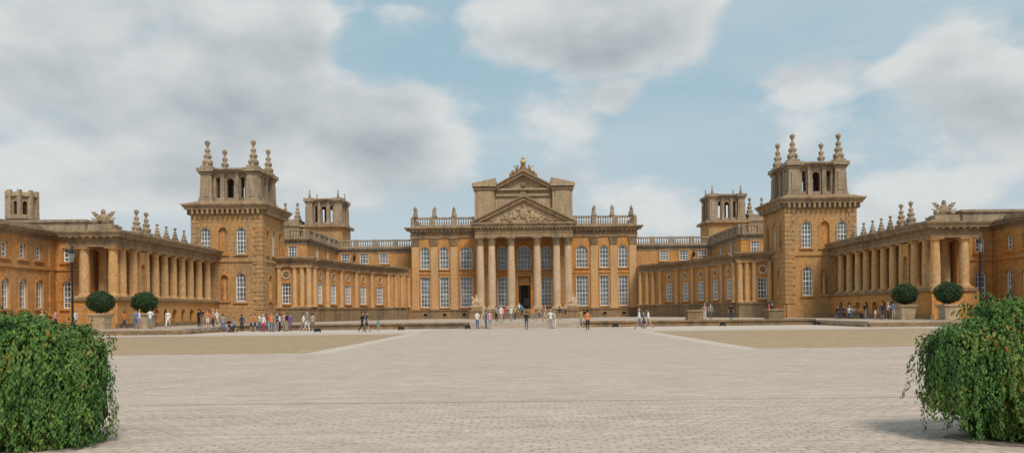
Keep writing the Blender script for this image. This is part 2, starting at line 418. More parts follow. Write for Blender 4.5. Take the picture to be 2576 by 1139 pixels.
struct('terrace', t, M['pave'])
t = MB()
for s in (-1, 1):
    l, r_ = sorted((s*5.7, s*30))
    t.box(l, r_, 82., 82.3, 0, TZ-.1); t.box(l, r_, 81.85, 82.5, TZ-.1, TZ+.08)
    l, r_ = sorted((s*30, s*56))
    t.box(l, r_, 68.9, 69.3, 0, .18); t.box(l, r_, 69.1, 69.3, .18, .36)
    l, r_ = sorted((s*29.6, s*30)); t.box(l, r_, 69.3, 81.8, 0, .25)
struct('terrace_kerb', t, M['base'])
t = MB()
for k in range(3): t.box(-5.7, 5.7, 80.9+k*.46, 82.3, .0+(.001*k), .14*(k+1))
struct('terrace_steps', t, M['pave'])

# ------------------------------------------------------------------ main block
pb = thing('palace_block', 'main palace block with tall columned portico and two stacked pediments at centre', 'building', (0,147,0))
fr = (0,140,1,0,0,-1)
lows = []; ups = []
for s in (-1, 1):
    for a, w in ((17.45,1.65),(14.1,1.55),(10.2,2.1)):
        lows.append((s*a, 2.55, w, 5.3, False)); ups.append((s*a, 9.3, w, 3.9, True))
    lows.append((s*3.85, 2.6, 1.75, 5.1, False)); ups.append((s*3.85, 9.1, 1.75, 4.1, True))
ups.append((0, 9.1, 2.4, 4.2, True)); door = (0, 2.15, 2.1, 5.7, False)
mb = MB(fr); wall(mb, -19.8, 19.8, 2.15, 14.8, lows+ups+[door], .42)
mb.box(-19.795, 19.795, -16, -.46, 0, 16.3); obj('wall', mb, M['wall'], pb)
for o_ in lows: window(pb, fr, *o_, cols=3 if o_[2] < 2 else 4, rows=7)
for o_ in ups: window(pb, fr, *o_, cols=3 if o_[2] < 2 else 4, rows=5)
tr = MB(fr); surround(tr, *door, .35, .2); obj('door_surround', tr, M['wall'], pb)
for l, r_, z0, z1 in ((-19.8,-8.0,8.35,8.75),(8.0,19.8,8.35,8.75),(-7.9,7.9,8.2,8.6)):
    tr = MB(fr); tr.box(l, r_, -.02, .12, z0, z1); obj('string_course', tr, M['wall'], pb)
for s in (-1, 1):
    for a in (19.15, 15.8, 12.35): pilaster(pb, fr, s*a, 2.2, 14.75, 1.25, M['colo'])
pl = MB(fr); pl.box(-20.1, 20.1, -.44, .35, 0, 1.95); pl.box(-20.2, 20.2, -.43, .5, 1.95, 2.2); obj('plinth', pl, M['base'], pb)
for s in (-1, 1):
    for a in (17.45, 14.1, 10.6):
        oc = MB(fr)
        for k in range(12):
            t0 = 2*PI*k/12; t1 = 2*PI*(k+1)/12
            oc.prism([(s*a+.52*math.cos(t0),1.25+.42*math.sin(t0)),(s*a+.52*math.cos(t1),1.25+.42*math.sin(t1)),(s*a+.36*math.cos(t1),1.25+.28*math.sin(t1)),(s*a+.36*math.cos(t0),1.25+.28*math.sin(t0))], .3, .45)
        oo = obj('oculus', oc, M['trim'], pb)
        od = MB(fr); od.quad(*[(s*a+.36*math.cos(2*PI*k/12), .362, 1.25+.28*math.sin(2*PI*k/12)) for k in range(12)]); obj('pane', od, M['dark'], oo)
for s in (-1, 1):
    en = MB(fr); l, r_ = sorted((s*8.3, s*19.8)); entab(en, l, r_, 14.78, 16.6, 1.15, -.5, 0 if s > 0 else 1, 1 if s > 0 else 0)
    obj('entablature', en, M['trim'], pb)
    bl = MB(fr); l, r_ = sorted((s*8.7, s*19.7)); balus(bl, l, r_, 16.62, 1.75, .2, 3.6); obj('balustrade', bl, M['grey'], pb)
    bl = MB((s*19.7,0,0,1,s,0)); balus(bl, 140.5, 150, 16.625, 1.74, 0, 3.6); obj('balustrade', bl, M['grey'], pb)
dr = MB(fr); dr.quad((-1.05,-.4,2.15),(1.05,-.4,2.15),(1.05,-.4,7.85),(-1.05,-.4,7.85)); do = obj('door', dr, M['dark'], pb)  # near-black sheet painted in for the unlit interior of the open doorway
for s in (-1, 1):
    dl = MB(fr); l, r_ = sorted((s*.62, s*1.05)); dl.box(l, r_, -.38, -.28, 2.16, 6.3)
    for zz in (2.5, 3.8, 5.1): dl.box(l+.08, r_-.08, -.28, -.25, zz, zz+1.0)
    obj('door_leaf', dl, M['wood'], do)
dt = MB(fr); dt.box(-1.05, 1.05, -.38, -.2, 6.3, 6.5); dt.box(-.95, .95, -.38, -.26, 6.5, 7.75); obj('transom', dt, M['wall'], do)
# portico
pf = (0,134.2,1,0,0,-1)
po = MB(pf); po.box(-8.9, 8.9, -5.4, .4, 0, 1.9); po.box(-9, 9, -5.4, 1.15, 1.9, 2.12); obj('portico_floor', po, M['base'], pb)
st = MB()
for k in range(9): st.box(-6.6, 6.6, 122.4+k*1.1, 133.0, .3, TZ+.17*(k+1))
obj('steps', st, M['base'], pb)
for s in (-1, 1):
    ck = MB(); l, r_ = sorted((s*6.603, s*8.8)); ck.box(l, r_, 126, 133, 0, 1.75); ck.box(l-.1 if s<0 else l, r_ if s<0 else r_+.1, 125.9, 133, 1.75, 2.0)
    obj('step_cheek', ck, M['base'], pb)
for a in (-7.45,-5.5,-2.2,2.2,5.5,7.45): column(pb, pf, a, -.6, 2.12, 14.3, .68, M['column'])
for s in (-1,1):
    pw = MB(fr); l, r_ = sorted((s*6.3, s*8.3)); pw.box(l, r_, -.02, .9, 2.12, 14.3)
    obj('portico_pier', pw, M['wall'], pb)
pe = MB(pf); entab(pe, -8.1, 8.1, 14.3, 16.7, .9, -6.2, br=.6)
pe.box(-7.9, 7.9, -5.7, -.2, 14.15, 14.32); obj('portico_entablature', pe, M['trim'], pb)
pd = MB(pf); pediment(pd, 8.7, 16.7, 21.0, -6, .7, .55); obj('pediment', pd, M['trim'], pb)
tp = MB(pf); tp.prism([(-7.6,16.7),(7.6,16.7),(0,20.4)], -6, .15); obj('tympanum', tp, M['attic'], pb)
rl = MB(pf)
rl.ball(0, .2, 18.2, .75, .25, 1.0); rl.ball(0, .25, 19.3, .38, .2, .3)
rl.lathe(0, .25, [(.3,19.45),(.4,19.7),(.02,19.75)], 6)
for s in (-1, 1):
    rl.ball(s*1.45, .2, 18.0, .5, .25, .75); rl.ball(s*1.2, .25, 18.9, .27, .25, .28); rl.ball(s*2.3, .2, 17.6, .6, .22, .45)
    rl.tube((s*1.3,.3,18.5),(s*.7,.35,18.9),.13,.1,6); rl.tube((s*2.6,.2,17.4),(s*3.4,.25,18.1),.12,.07,6)
rr = random.Random(3)
for k in range(46):
    a = rr.uniform(-5.8,5.8); zm = 17.0+ (20.0-17.)*(1-abs(a)/6.6)
    z = rr.uniform(17., max(17.1, zm-.35))
    rl.ball(a, .18, z, rr.uniform(.14,.34), .2, rr.uniform(.12,.3), 6, 4)
obj('pediment_relief', rl, M['attic'], pb)
# attic with second pediment
at_ = MB(fr)
for s in (-1, 1):
    l, r_ = sorted((s*5.05, s*8.55))
    at_.box(l, r_, -6, 1.4, 16.6, 23.4)
    at_.box(l+.5, r_-.5, 1.38, 1.55, 17.4, 22.7)
    at_.box(l-.2, r_+.2, -6.2, 1.75, 22.95, 23.25); at_.box(l-.35, r_+.35, -6.4, 2.1, 23.45, 23.8)
    at_.prism([(s*4.7,23.8),(s*9.0,23.8),(s*8.9,24.05),(s*4.8,24.95)], -6.2, 2.0)
at_.box(-5.0, 5.0, -6.1, .5, 16.6, 23.0)
at_.box(-4.4, 4.4, .48, .62, 17.4, 21.4)
at_.box(-4.75, 4.75, -6, .9, 21.9, 22.25); at_.box(-4.69, 4.69, -6, 1.2, 22.9, 23.2)
at_.prism([(-4.9,23.2),(4.9,23.2),(0,25.7)], -6, .5)
at_.box(-8.5, 8.5, -14, -6.05, 16, 22.6)
obj('attic', at_, M['attic'], pb)
ap = MB(fr); pediment(ap, 5.6, 23.2, 26.1, -6, 1.5, .5)
ap.ball(0, .6, 23.9, .5, .2, .5); ap.prism([(-.9,20.9),(.9,20.9),(.35,23.2),(-.35,23.2)], .5, .95)
obj('pediment', ap, M['trim'], pb)
fg = MB(fr); fg.box(-1, 1, -.6, .9, 26.0, 26.7); fg.box(-.6,.6,-.4,.7,26.7,27.2)
fg.lathe(0, .15, [(.4,27.2),(.25,27.35),(.45,27.5)], 10)
for s in (-1, 1):
    fg.ball(s*1.55,.2,26.15,.62,.4,.42); fg.ball(s*1.1,.2,26.75,.3,.3,.42); fg.ball(s*1.0,.2,27.25,.18,.18,.22); fg.tube((s*1.7,.2,26.0),(s*2.4,.2,25.35),.22,.14,6)
    fg.tube((s*1.2,.2,26.9),(s*1.75,.2,27.3),.1,.06,6); fg.ball(s*2.2,.2,25.75,.3,.25,.25)
obj('figure_group', fg, M['trim'], pb)
gb = MB(fr); gb.ball(0,.15,27.95,.52,.52,.52,14,10); gb.lathe(0,.15,[(.2,28.42),(.32,28.6),(.28,28.75),(.08,28.85),(.02,29.0)],8); obj('gilded_ball', gb, M['gold'], pb)

# ------------------------------------------------------------------ lantern kit (tower tops)
def lantern(par, cx, cy, z0, z1, half, fin=1., s=1):
    k = half/3.8; H = z1-z0; pw = .8*k; pc = 3.0*k
    for nx, ny in ((0,-1),(1,0),(0,1),(-1,0)):
        ux, uy = -ny, nx
        f_ = (cx+nx*half*.84, cy+ny*half*.84, ux, uy, nx, ny)
        mb = MB(f_); hw = pc-pw
        ops = [(0, z0+H*.12, .98*k, H*.6, True), (-1.6*k, z0+H*.12, .52*k, H*.62, False), (1.6*k, z0+H*.12, .52*k, H*.62, False)]
        wall(mb, -hw, hw, z0, z1-H*.13, ops, .45*k, 0, False)
        wall(mb, -hw, hw, z0, z1-H*.13, ops, .02, -.45*k, False)
        for a in (-.93, .93):
            mb.box(a*k-.24*k, a*k+.24*k, -.02, .28*k, z0, z1-H*.13)
            mb.frustum((a*k,.2*k),(.32*k,.3*k),z0,(a*k,.1*k),(.24*k,.15*k),z0+H*.22)
            mb.box(a*k-.32*k, a*k+.32*k, -.02, .36*k, z1-H*.2, z1-H*.16)
        obj('arcade', mb, M['grey'], par)
    for sx in (-1,1):
        for sy in (-1,1):
            mb = MB()
            x = cx+sx*pc; y = cy+sy*pc
            mb.box(x-pw*1.15, x+pw*1.15, y-pw*1.15, y+pw*1.15, z0-.1, z0+H*.1)
            mb.frustum((x,y),(pw,pw),z0+H*.1,(x,y),(pw*.86,pw*.86),z1-H*.2)
            mb.frustum((x,y),(pw*.86,pw*.86),z1-H*.2,(x,y),(pw*1.05,pw*1.05),z1-H*.16)
            mb.box(x-pw*1.1, x+pw*1.1, y-pw*1.1, y+pw*1.1, z1-H*.16, z1-H*.128)
            for ex, ey in ((sx,0),(0,sy)):
                qx = x+ex*pw*.95; qy = y+ey*pw*.95
                mb.box(qx-(.1 if ex else pw*.5), qx+(.1 if ex else pw*.5), qy-(.1 if ey else pw*.5), qy+(.1 if ey else pw*.5), z0+H*.14, z0+H*.7)
            obj('corner_pier', mb, M['grey'], par)
    mb = MB(); h = half
    for f0, f1, q in ((.87,.91,.92),(.91,.95,1.0),(.95,1.,1.06)):
        mb.box(cx-h*q, cx+h*q, cy-h*q, cy+h*q, z0+H*f0, z0+H*f1)
    for sx in (-1,1):
        for sy in (-1,1):
            mb.box(cx+sx*pc-pw*1.35, cx+sx*pc+pw*1.35, cy+sy*pc-pw*1.35, cy+sy*pc+pw*1.35, z0+H*.9, z0+H*1.015)
    obj('lantern_cornice', mb, M['grey'], par)
    if fin:
        for sx in (-1,1):
            for sy in (-1,1):
                mb = MB(); finial(mb, cx+sx*pc, cy+sy*pc, z1+H*.015, fin); obj('finial', mb, M['grey'], par)

# ------------------------------------------------------------------ the two court sides
for s in (-1, 1):
    L = 'left' if s < 0 else 'right'
    # ---- tower
    TX0, TX1, TD0, TD1 = 33.7, 42.7, 102.2, 111.2
    tw = thing('tower', 'tall square %s tower with open stone belvedere and four finials beside the %s colonnade' % (L, L), 'tower', (s*38.2,106.7,0))
    f1 = (0,TD0,s,0,0,-1); f2 = (s*TX0,0,0,1,-s,0)
    wu = [(36.4,9.5,1.25,3.4,True),(41.0,9.5,1.25,3.4,True)]; wl = [(36.5,3.35,1.3,3.7,True)]
    ni = [(38.75,9.5,1.15,3.4,True),(38.6,3.5,1.0,3.3,True)]
    mb = MB(f1); wall(mb, TX0, TX1, 0, 14.7, wu+wl+ni+[(36.5,.75,1.,.95,False)], .42, 0, False)
    wu2 = [(106.7,9.5,1.25,3.4,True)]; ni2 = [(104.2,9.5,1.05,3.2,True),(109.4,9.5,1.05,3.2,True),(105.2,3.5,1.0,3.3,True)]
    mb.fr = f2; wall(mb, TD0, TD1, 0, 14.7, wu2+ni2, .42, 0, False)
    mb.fr = None
    x0, x1 = sorted((s*(TX0+.43), s*TX1)); mb.box(x0, x1, TD0+.43, TD1, 0, 14.7)
    obj('wall', mb, M['towerwall'], tw)
    for w_ in wu+wl: window(tw, f1, *w_, cols=3, rows=6, smat='towerwall')
    for w_ in wu2: window(tw, f2, *w_, cols=3, rows=6, smat='towerwall')
    window(tw, f1, 36.5,.75,1.,.95,False, cols=2, rows=2, dd=-.1, t=0)
    for f_, nn_ in ((f1,ni),(f2,ni2)):
        for ac,z0,w,h,a_ in nn_:
            nb = MB(f_); nb.box(ac-w/2+.002, ac+w/2-.002, -.425, -.3, z0, z0+h); surround(nb, ac, z0, w, h, a_, .18, .08)
            if z0 < 5: nb.lathe(ac, -.05, [(.3,z0),(.3,z0+.5),(.22,z0+.55),(.26,z0+1.0),(.2,z0+1.6),(.27,z0+2.0),(.1,z0+2.2),(.13,z0+2.4),(.02,z0+2.55)], 8)
            obj('niche', nb, M['wall'], tw)
    for f_, a0, a1, e in ((f1,TX0,TX1,0),(f2,TD0+.01,TD1,.004)):
        q = MB(f_); q.box(a0, a1, -.05, .16, 8.45+e, 8.8-e); obj('string_course', q, M['towerwall'], tw)
        q = MB(f_); q.box(a0, a1, -.05, .25, 0, 2.2-e); obj('plinth', q, M['towerwall'], tw)
    for cn_ in range(3):
        q = MB()
        for zi in range(21):
            z = 2.3+zi*.585; ex = .85 if zi % 2 else 1.15
            if cn_ < 2:
                xa, sx = ((TX0,1),(TX1,-1))[cn_]
                a0, a1 = sorted((xa-sx*.13, xa+sx*ex)); xx = sorted((s*a0, s*a1))
                q.box(xx[0], xx[1], TD0-.13, TD0+ex, z, z+.53)
                q.box(xx[0]+.05, xx[1]-.05, TD0-.05, TD0+ex-.05, z+.525, z+.59)
            else:
                a0, a1 = sorted((s*(TX0-.13), s*(TX0+.9))); q.box(a0, a1, TD1-ex, TD1+.13, z, z+.53); q.box(a0+.05, a1-.05, TD1-ex+.05, TD1+.05, z+.525, z+.59)
        obj('rusticated_corner', q, M['towerwall'], tw)
    q = MB(); xc, yc = s*38.2, 106.7; h = 4.5
    for z0, z1, p in ((14.5,14.75,.15),(14.75,15.05,.28),(15.05,15.2,.45),(15.2,15.5,.75),(15.5,15.7,.92),(15.7,15.9,1.05)):
        q.box(xc-h-p, xc+h+p, yc-h-p, yc+h+p, z0, z1)
    for i in range(14):
        a = -h+.3+i*(2*h-.6)/13
        for nx, ny in ((0,-1),(1,0),(-1,0),(0,1)):
            cx_, cy_ = xc+nx*(h+.4)+(a if ny else 0), yc+ny*(h+.4)+(a if nx else 0)
            q.box(cx_-(.14 if ny else .32), cx_+(.14 if ny else .32), cy_-(.14 if nx else .32), cy_+(.14 if nx else .32), 14.6, 15.197)
    q.frustum((xc,yc),(h+.9,h+.9),15.9,(xc,yc),(4.0,4.0),16.4)
    obj('cornice', q, M['trim'], tw)
    lantern(tw, xc, yc, 16.4, 20.65, 3.8, .98)
    # ---- colonnade
    CXX = 39.4
    co = thing('colonnade', 'long %s colonnade of round columns on an arched podium running toward the camera' % L, 'colonnade', (s*41,90,0))
    fc = (s*CXX,0,0,1,-s,0); fe = (0,76.8,s,0,0,-1)
    pts = [79.,81.3,83.9,86.1,88.3,90.5,92.8,95.1,97.6,100.2]
    po_ = [((pts[i]+pts[i+1])/2,.5,1.15,1.9,True) for i in range(2,9)]
    mb = MB(fc); wall(mb, 76.8, 102.2, 0, 3.2, po_, .6, 0, False)
    for x in po_: mb.box(x[0]-.6, x[0]+.6, -.75, -.62, .4, 2.5)
    mb.fr = None
    xx = sorted((s*(CXX+.75), s*44)); mb.box(xx[0], xx[1], 77.4, 102.2, 0, 3.2)
    mb.fr = fe; wall(mb, CXX, 44, 0, 3.2, [], .6, 0, False)
    obj('podium', mb, M['wall'], co)
    cp = MB(fc); cp.box(76.6, 102.2, -4.4, .22, 3.2, 3.5); obj('podium_cap', cp, M['base'], co)
    cp = MB(fc); cp.box(76.5, 102.2, -.05, .3, .0, .93); obj('podium_base', cp, M['base'], co)
    bw = MB()
    xx = sorted((s*43.4, s*44.2)); bw.box(xx[0], xx[1], 79.6, 102.2, 3.5, 9.3)
    xx = sorted((s*40.0, s*43.4)); bw.box(xx[0], xx[1], 82.1, 83.2, 3.5, 8.3)
    obj('back_wall', bw, M['wall'], co)
    fn = (s*40.0,0,0,1,-s,0)
    nb = MB(fn); wall(nb, 81.95, 83.35, 3.5, 8.3, [(82.65,4.2,.85,2.8,True)], .35, .35); obj('niche', nb, M['wall'], co)
    ns = MB(fn); ns.lathe(82.65, .15, [(.28,4.2),(.28,4.6),(.2,4.65),(.24,5.1),(.18,5.6),(.25,6.0),(.09,6.15),(.12,6.35),(.02,6.5)], 8); obj('niche_figure', ns, M['trim'], co)
    for p_ in pts: column(co, fc, p_, -.65, 3.5, 8.4, .44, M['colo'], False)
    for a in (40.1, 42.9): column(co, fe, a, -.65, 3.5, 8.4, .48, M['colo'], False)
    column(co, fc, 77.45+3.0, -3.3, 3.5, 8.4, .44, M['colo'], False)
    cn = MB(); P_ = [(.0,.3,0.),(.3,.36,.08),(.36,.85,-.04),(.85,.97,.22),(.97,1.2,.55),(1.2,1.36,.66),(1.36,1.5,.75)]
    for z0, z1, p in P_:
        a0, a1 = sorted((s*(CXX-p), s*(44.2+ (p if p>0 else 0)))); cn.box(a0, a1, 76.8-p, 102.2-.002, 8.4+z0, 8.4+z1)
    cn.fr = fc
    for i in range(40):
        a = 77.2+i*.63; cn.box(a-.12, a+.12, .15, .5, 9.22, 9.368)
    cn.fr = fe
    for i in range(7):
        a = 39.7+i*.66; cn.box(a-.12, a+.12, .15, .5, 9.22, 9.368)
    cn.fr = None
    a0, a1 = sorted((s*(CXX+.1), s*40.6)); cn.box(a0, a1, 77, 102, 9.9, 10.15)
    obj('entablature', cn, M['trim'], co)
    # ornaments standing on its roof
    ordn = ['nearest', 'second', 'third', 'fourth', 'fifth', 'sixth', 'farthest']
    for i, (D, big) in enumerate(((81.9,1),(84.,1),(86.5,0),(88.7,0),(90.9,0),(93.3,0),(96.,0))):
        mb = MB(); k = .68 if big else .5
        ut = thing('roof_urn', ('tall' if big else 'short')+' carved stone urn on the %s colonnade roof, %s of the row' % (L, ordn[i]), 'urn', (s*(CXX+.55),D,10.15), 'urns along the colonnade roofs')
        finial(mb, s*(CXX+.55), D, 10.15, k, k*.95 if big else k*.8); obj('urn_body', mb, M['grey'], ut)
    tt = thing('roof_trophy', 'carved stone trophy group on the near corner roof of the %s colonnade' % L, 'sculpture', (s*41.3,78,9.9))
    mb = MB(); mb.box(s*41.3-1.2, s*41.3+1.2, 77.3, 78.7, 9.9, 10.4); obj('pedestal', mb, M['grey'], tt)
    mb = MB((s*41.3,78,1,0,0,-1)); trophy(mb, 0, 0, 10.4, 2.4, 1.8, 5+s); obj('carving', mb, M['grey'], tt)
    # ---- side wing
    sw = thing('side_wing', 'two storey ochre wing at the far %s edge beyond the colonnade end' % L, 'building', (s*50,68,0))
    fw_ = (s*47.3,0,0,1,-s,0); ff = (0,80.2,s,0,0,-1)
    so = []; sa = []
    for D in (62.,64.6,67.2,69.7,72.2,74.8,77.3):
        so.append((D,7.2,1.0,1.4,False)); sa.append((D+.1,2.5,1.1,2.75,True))
    mb = MB(fw_); wall(mb, 58, 80.2, 0, 9.4, so+sa, .4)
    fo = [(46.1,7.2,.95,1.35,False),(46.1,2.5,1.1,2.75,True)]
    mb.fr = ff; wall(mb, 43.9, 47.3, 0, 9.4, fo, .4, 0, False)
    mb.fr = None; xx = sorted((s*47.75, s*62)); mb.box(xx[0], xx[1], 58, 84, 0, 10.); xx = sorted((s*44.25,s*47.75)); mb.box(xx[0], xx[1], 80.65, 84, 0, 9.4)
    obj('wall', mb, M['wall'], sw)
    for x in so: window(sw, fw_, *x, cols=2, rows=3, t=.18, p=.08)
    for x in sa: window(sw, fw_, *x, cols=3, rows=5, t=.18, p=.08)
    window(sw, ff, *fo[0], cols=2, rows=3, t=.18, p=.08); window(sw, ff, *fo[1], cols=3, rows=5, t=.18, p=.08)
    for f_, a0, a1, e in ((fw_,58,80.15,0),(ff,44.2,47.28,.004)):
        q = MB(f_); q.box(a0, a1, -.03, .15, 6.3+e, 6.6-e); obj('string_course', q, M['wall'], sw)
        q = MB(f_); q.box(a0, a1, -.03, .2, 0, 1.9-e); obj('plinth', q, M['wall'], sw)
    for D in (60.8, 70.95, 79.3): q = MB(fw_); q.box(D-.35, D+.35, -.03, .12, 1.9, 9.35); obj('pilaster', q, M['wall'], sw)
    q = MB()
    for z0, z1, p in ((9.3,9.55,.12),(9.55,9.75,.35),(9.75,10.0,.6),(10.0,10.2,.75)):
        xx = sorted((s*(47.3-p), s*62)); q.box(xx[0], xx[1], 58, 84, z0, z1)
        xx = sorted((s*44., s*(47.3-p)-s*.002)); q.box(xx[0], xx[1], 80.2-p, 84, z0, z1)
    obj('cornice', q, M['trim'], sw)
    q = MB(); xx = sorted((s*44.8, s*60)); q.box(xx[0], xx[1], 81, 88, 10.2, 11.3); xx = sorted((s*44.6, s*60.2)); q.box(xx[0], xx[1], 80.8, 88.2, 11.3, 11.55)
    xx = sorted((s*49, s*60)); q.box(xx[0], xx[1], 60, 81.2, 10.15, 10.9)
    obj('roof', q, M['grey'], sw)
    # ---- curved wing between tower and main block
    cw = thing('curved_wing', 'low curved wing with round medallions linking the %s tower to the main block' % L, 'building', (s*26,125,0))
    EP = 1.45; EA = 9.15; EB = 27.; EY = 109.
    def ell(t): return (19.85+EA*max(0,math.cos(t))**(2/EP), EY+EB*max(0,math.sin(t))**(2/EP))
    NB = 6; fine = [i*PI/2/1200 for i in range(1201)]; acc = [0.]
    for i in range(1200):
        (xa,ya),(xb,yb) = ell(fine[i]), ell(fine[i+1]); acc.append(acc[-1]+math.hypot(xb-xa,yb-ya))
    def tat(l):
        for i in range(1201):
            if acc[i] >= l: return fine[i]
        return PI/2
    Lt = acc[-1]; bay = [ell(tat(Lt*i/NB)) for i in range(NB+1)]
    path = []; nrm = []
    for i in range(NB*5+1):
        t_ = tat(Lt*i/(NB*5)) if i < NB*5 else PI/2
        x, y = ell(t_); X_ = max(0,(x-19.85)/EA); Y_ = max(0,(y-EY)/EB)
        nx, ny = -X_**(EP-1)/EA, -Y_**(EP-1)/EB; l = math.hypot(nx, ny); path.append((s*x, y)); nrm.append((s*nx/l, ny/l))
    wallm = MB(); med = []
    fa = (0,108,s,0,0,-1)
    wallm.fr = fa; wall(wallm, 29, 33.7, 2.6, 8.1, [(32.4,3.1,1.25,2.8,False)], .4)
    window(cw, fa, 32.4,3.1,1.25,2.8,False, cols=3, rows=5, t=.18, p=.08); med.append((fa, 32.4))
    wallm.fr = (s*29,0,0,1,-s,0); wall(wallm, 108.4, 109.4, 2.6, 8.1, [], .1, -.001, False)
    for i in range(NB):
        (xa,ya),(xb,yb) = bay[i], bay[i+1]; l = math.hypot(xb-xa, yb-ya)
        ux, uy = s*(xb-xa)/l, (yb-ya)/l; nx, ny = (uy, -ux) if s < 0 else (-uy, ux)
        f_ = (s*xa, ya, ux, uy, nx, ny)
        wallm.fr = f_; ops = [(l/2,3.1,1.85,2.85,False)] if i < 5 else []
        wall(wallm, 0, l, 2.6, 8.1, ops, .3)
        if i < 5:
            window(cw, f_, *ops[0], cols=4, rows=5, dd=-.07); med.append((f_, l/2))
        cols_ = [0.] if i < 5 else [0., 1.6, 3.0, l-.2]
        for a in cols_: column(cw, f_, a, .2, 2.6, 8.1, .32, M['colo'], False)
    for a in (33.3, 31.2, 30.2, 29.3): column(cw, fa, a, .2, 2.6, 8.1, .36, M['colo'], False)
    wallm.fr = None
    xx = sorted((s*29.01, s*33.7)); wallm.box(xx[0], xx[1], 108.45, 125, 0, 8.9)
    xx = sorted((s*19.83, s*21.2)); wallm.box(xx[0], xx[1], 136.15, 141.5, 0, 9.35)
    obj('wall', wallm, M['wall'], cw)
    for f_, a in med:
        mb = MB(f_)
        for k in range(14):
            t0 = 2*PI*k/14; t1 = 2*PI*(k+1)/14
            mb.prism([(a+.62*math.cos(t0),7.05+.62*math.sin(t0)),(a+.62*math.cos(t1),7.05+.62*math.sin(t1)),(a+.42*math.cos(t1),7.05+.42*math.sin(t1)),(a+.42*math.cos(t0),7.05+.42*math.sin(t0))], -.05, .12)
        o = obj('medallion', mb, M['column'], cw)
        mb = MB(f_); mb.quad(*[(a+.42*math.cos(2*PI*k/14), .012, 7.05+.42*math.sin(2*PI*k/14)) for k in range(14)]); mb.ball(a,.03,7.0,.16,.12,.25,8,5); obj('bust', mb, M['base'], o)
    pm = MB(); pm.sweep(path, nrm, -.5, .55, 0, 2.35); pm.sweep(path, nrm, -.5, .7, 2.35, 2.6)
    pm.fr = fa; pm.box(29, 33.7, -.5, .6, 0, 2.352); pm.box(28.9, 33.7, -.5, .75, 2.352, 2.603); obj('plinth', pm, M['base'], cw)
    cm = MB()
    for z0, z1, p in ((8.1,8.45,.4),(8.45,8.52,.48),(8.52,8.85,.36),(8.85,8.98,.6),(8.98,9.2,.85),(9.2,9.4,1.0)):
        cm.fr = None; cm.sweep(path, nrm, -.6, p, z0, z1)
        cm.fr = fa; cm.box(29-p*.6, 33.698, -.6, p, z0+.002, z1+.002)
    obj('cornice', cm, M['trim'], cw)
    ro = MB(); pp = [(x, y) for x, y in path]
    ro.plan(pp+[(s*19.85,146),(s*36,146),(s*36,124),(s*29.1,124)], 8.9, 9.3); obj('roof', ro, M['lead'], cw)
    # upper storey set back
    fu = (0,145,s,0,0,-1); fv = (s*34.2,0,0,1,-s,0); fb = (0,125,s,0,0,-1)
    u1 = [((x),10.7,1.6,1.85,False) for x in (25.6,29.2,32.6)]; u2 = [(131.,10.7,1.5,1.8,False),(138.,10.7,1.5,1.8,False)]; u3 = [(36.4,10.6,1.4,1.75,False)]
    mb = MB(fu); wall(mb, 19.8, 34.2, 0, 13.2, u1, .4); mb.fr = fv; wall(mb, 125, 145, 0, 13.2, u2, .4, 0, False); mb.fr = fb; wall(mb, 34.2, 40, 0, 13.2, u3, .4, 0, False)
    mb.fr = None; xx = sorted((s*19.85,s*34.65)); mb.box(xx[0],xx[1],145.45,158,0,13.2); xx = sorted((s*34.65,s*42)); mb.box(xx[0],xx[1],125.45,158.002,0,13.202)
    obj('upper_wall', mb, M['wall'], cw)
    for f_, u in ((fu,u1),(fv,u2),(fb,u3)):
        for x in u: window(cw, f_, *x, cols=3, rows=4, dd=-.07)
    for f_, a0, a1, e, e0 in ((fu,19.8,34.2,0,0),(fv,125,145,.002,0),(fb,34.2,40,.004,1)):
        q = MB(f_); entab(q, a0, a1, 12.6+e, 13.5+e, .55, -.5, e0, 0, .8); balus(q, a0+.1, a1, 13.5+e, 1.5, .1); obj('balustrade', q, M['grey'], cw)
    wlm = MB(fu); wlm.tube((30.9,0,12.0),(30.9,.5,12.2),.05,.05,6); wlm.lathe(30.9,.5,[(.05,11.3),(.2,11.4),(.28,12.0),(.1,12.3),(.02,12.5)],6); obj('wall_lantern', wlm, M['black'], cw)
    # ---- rear tower
    RX = 41. if s < 0 else 41.7
    rt = thing('rear_tower', 'smaller arcaded stone tower showing behind the %s curved wing roof' % L, 'tower', (s*RX,166,0))
    mb = MB(); mb.box(s*RX-3.9, s*RX+3.9, 162.1, 169.9, 0, 19.3); obj('wall', mb, M['towerwall'], rt)
    mb = MB(); mb.box(s*RX-4.6, s*RX+4.6, 161.4, 170.6, 19.3, 19.8); obj('cornice', mb, M['trim'], rt)
    lantern(rt, s*RX, 166, 19.8, 25.2, 3.7, .46)
    rb = thing('rear_roof_block', 'low roof block with two tall finials behind the %s tower' % L, 'building', (s*47.5,166,0))
    mb = MB(); xx = sorted((s*45.75, s*51)); mb.box(xx[0], xx[1], 162, 170, 0, 19.6); obj('wall', mb, M['attic'], rb)
    mb = MB(); mb.box(xx[0]-.1, xx[1]+.1, 161.6, 170.4, 19.6, 20.2); mb.box(xx[0]+.4, xx[1]-.4, 162.5, 169.5, 20.2, 21.); obj('roof', mb, M['grey'], rb)
    for dx in (46.7, 49.2): mb = MB(); finial(mb, s*dx, 164, 21., .95); obj('finial', mb, M['grey'], rb)

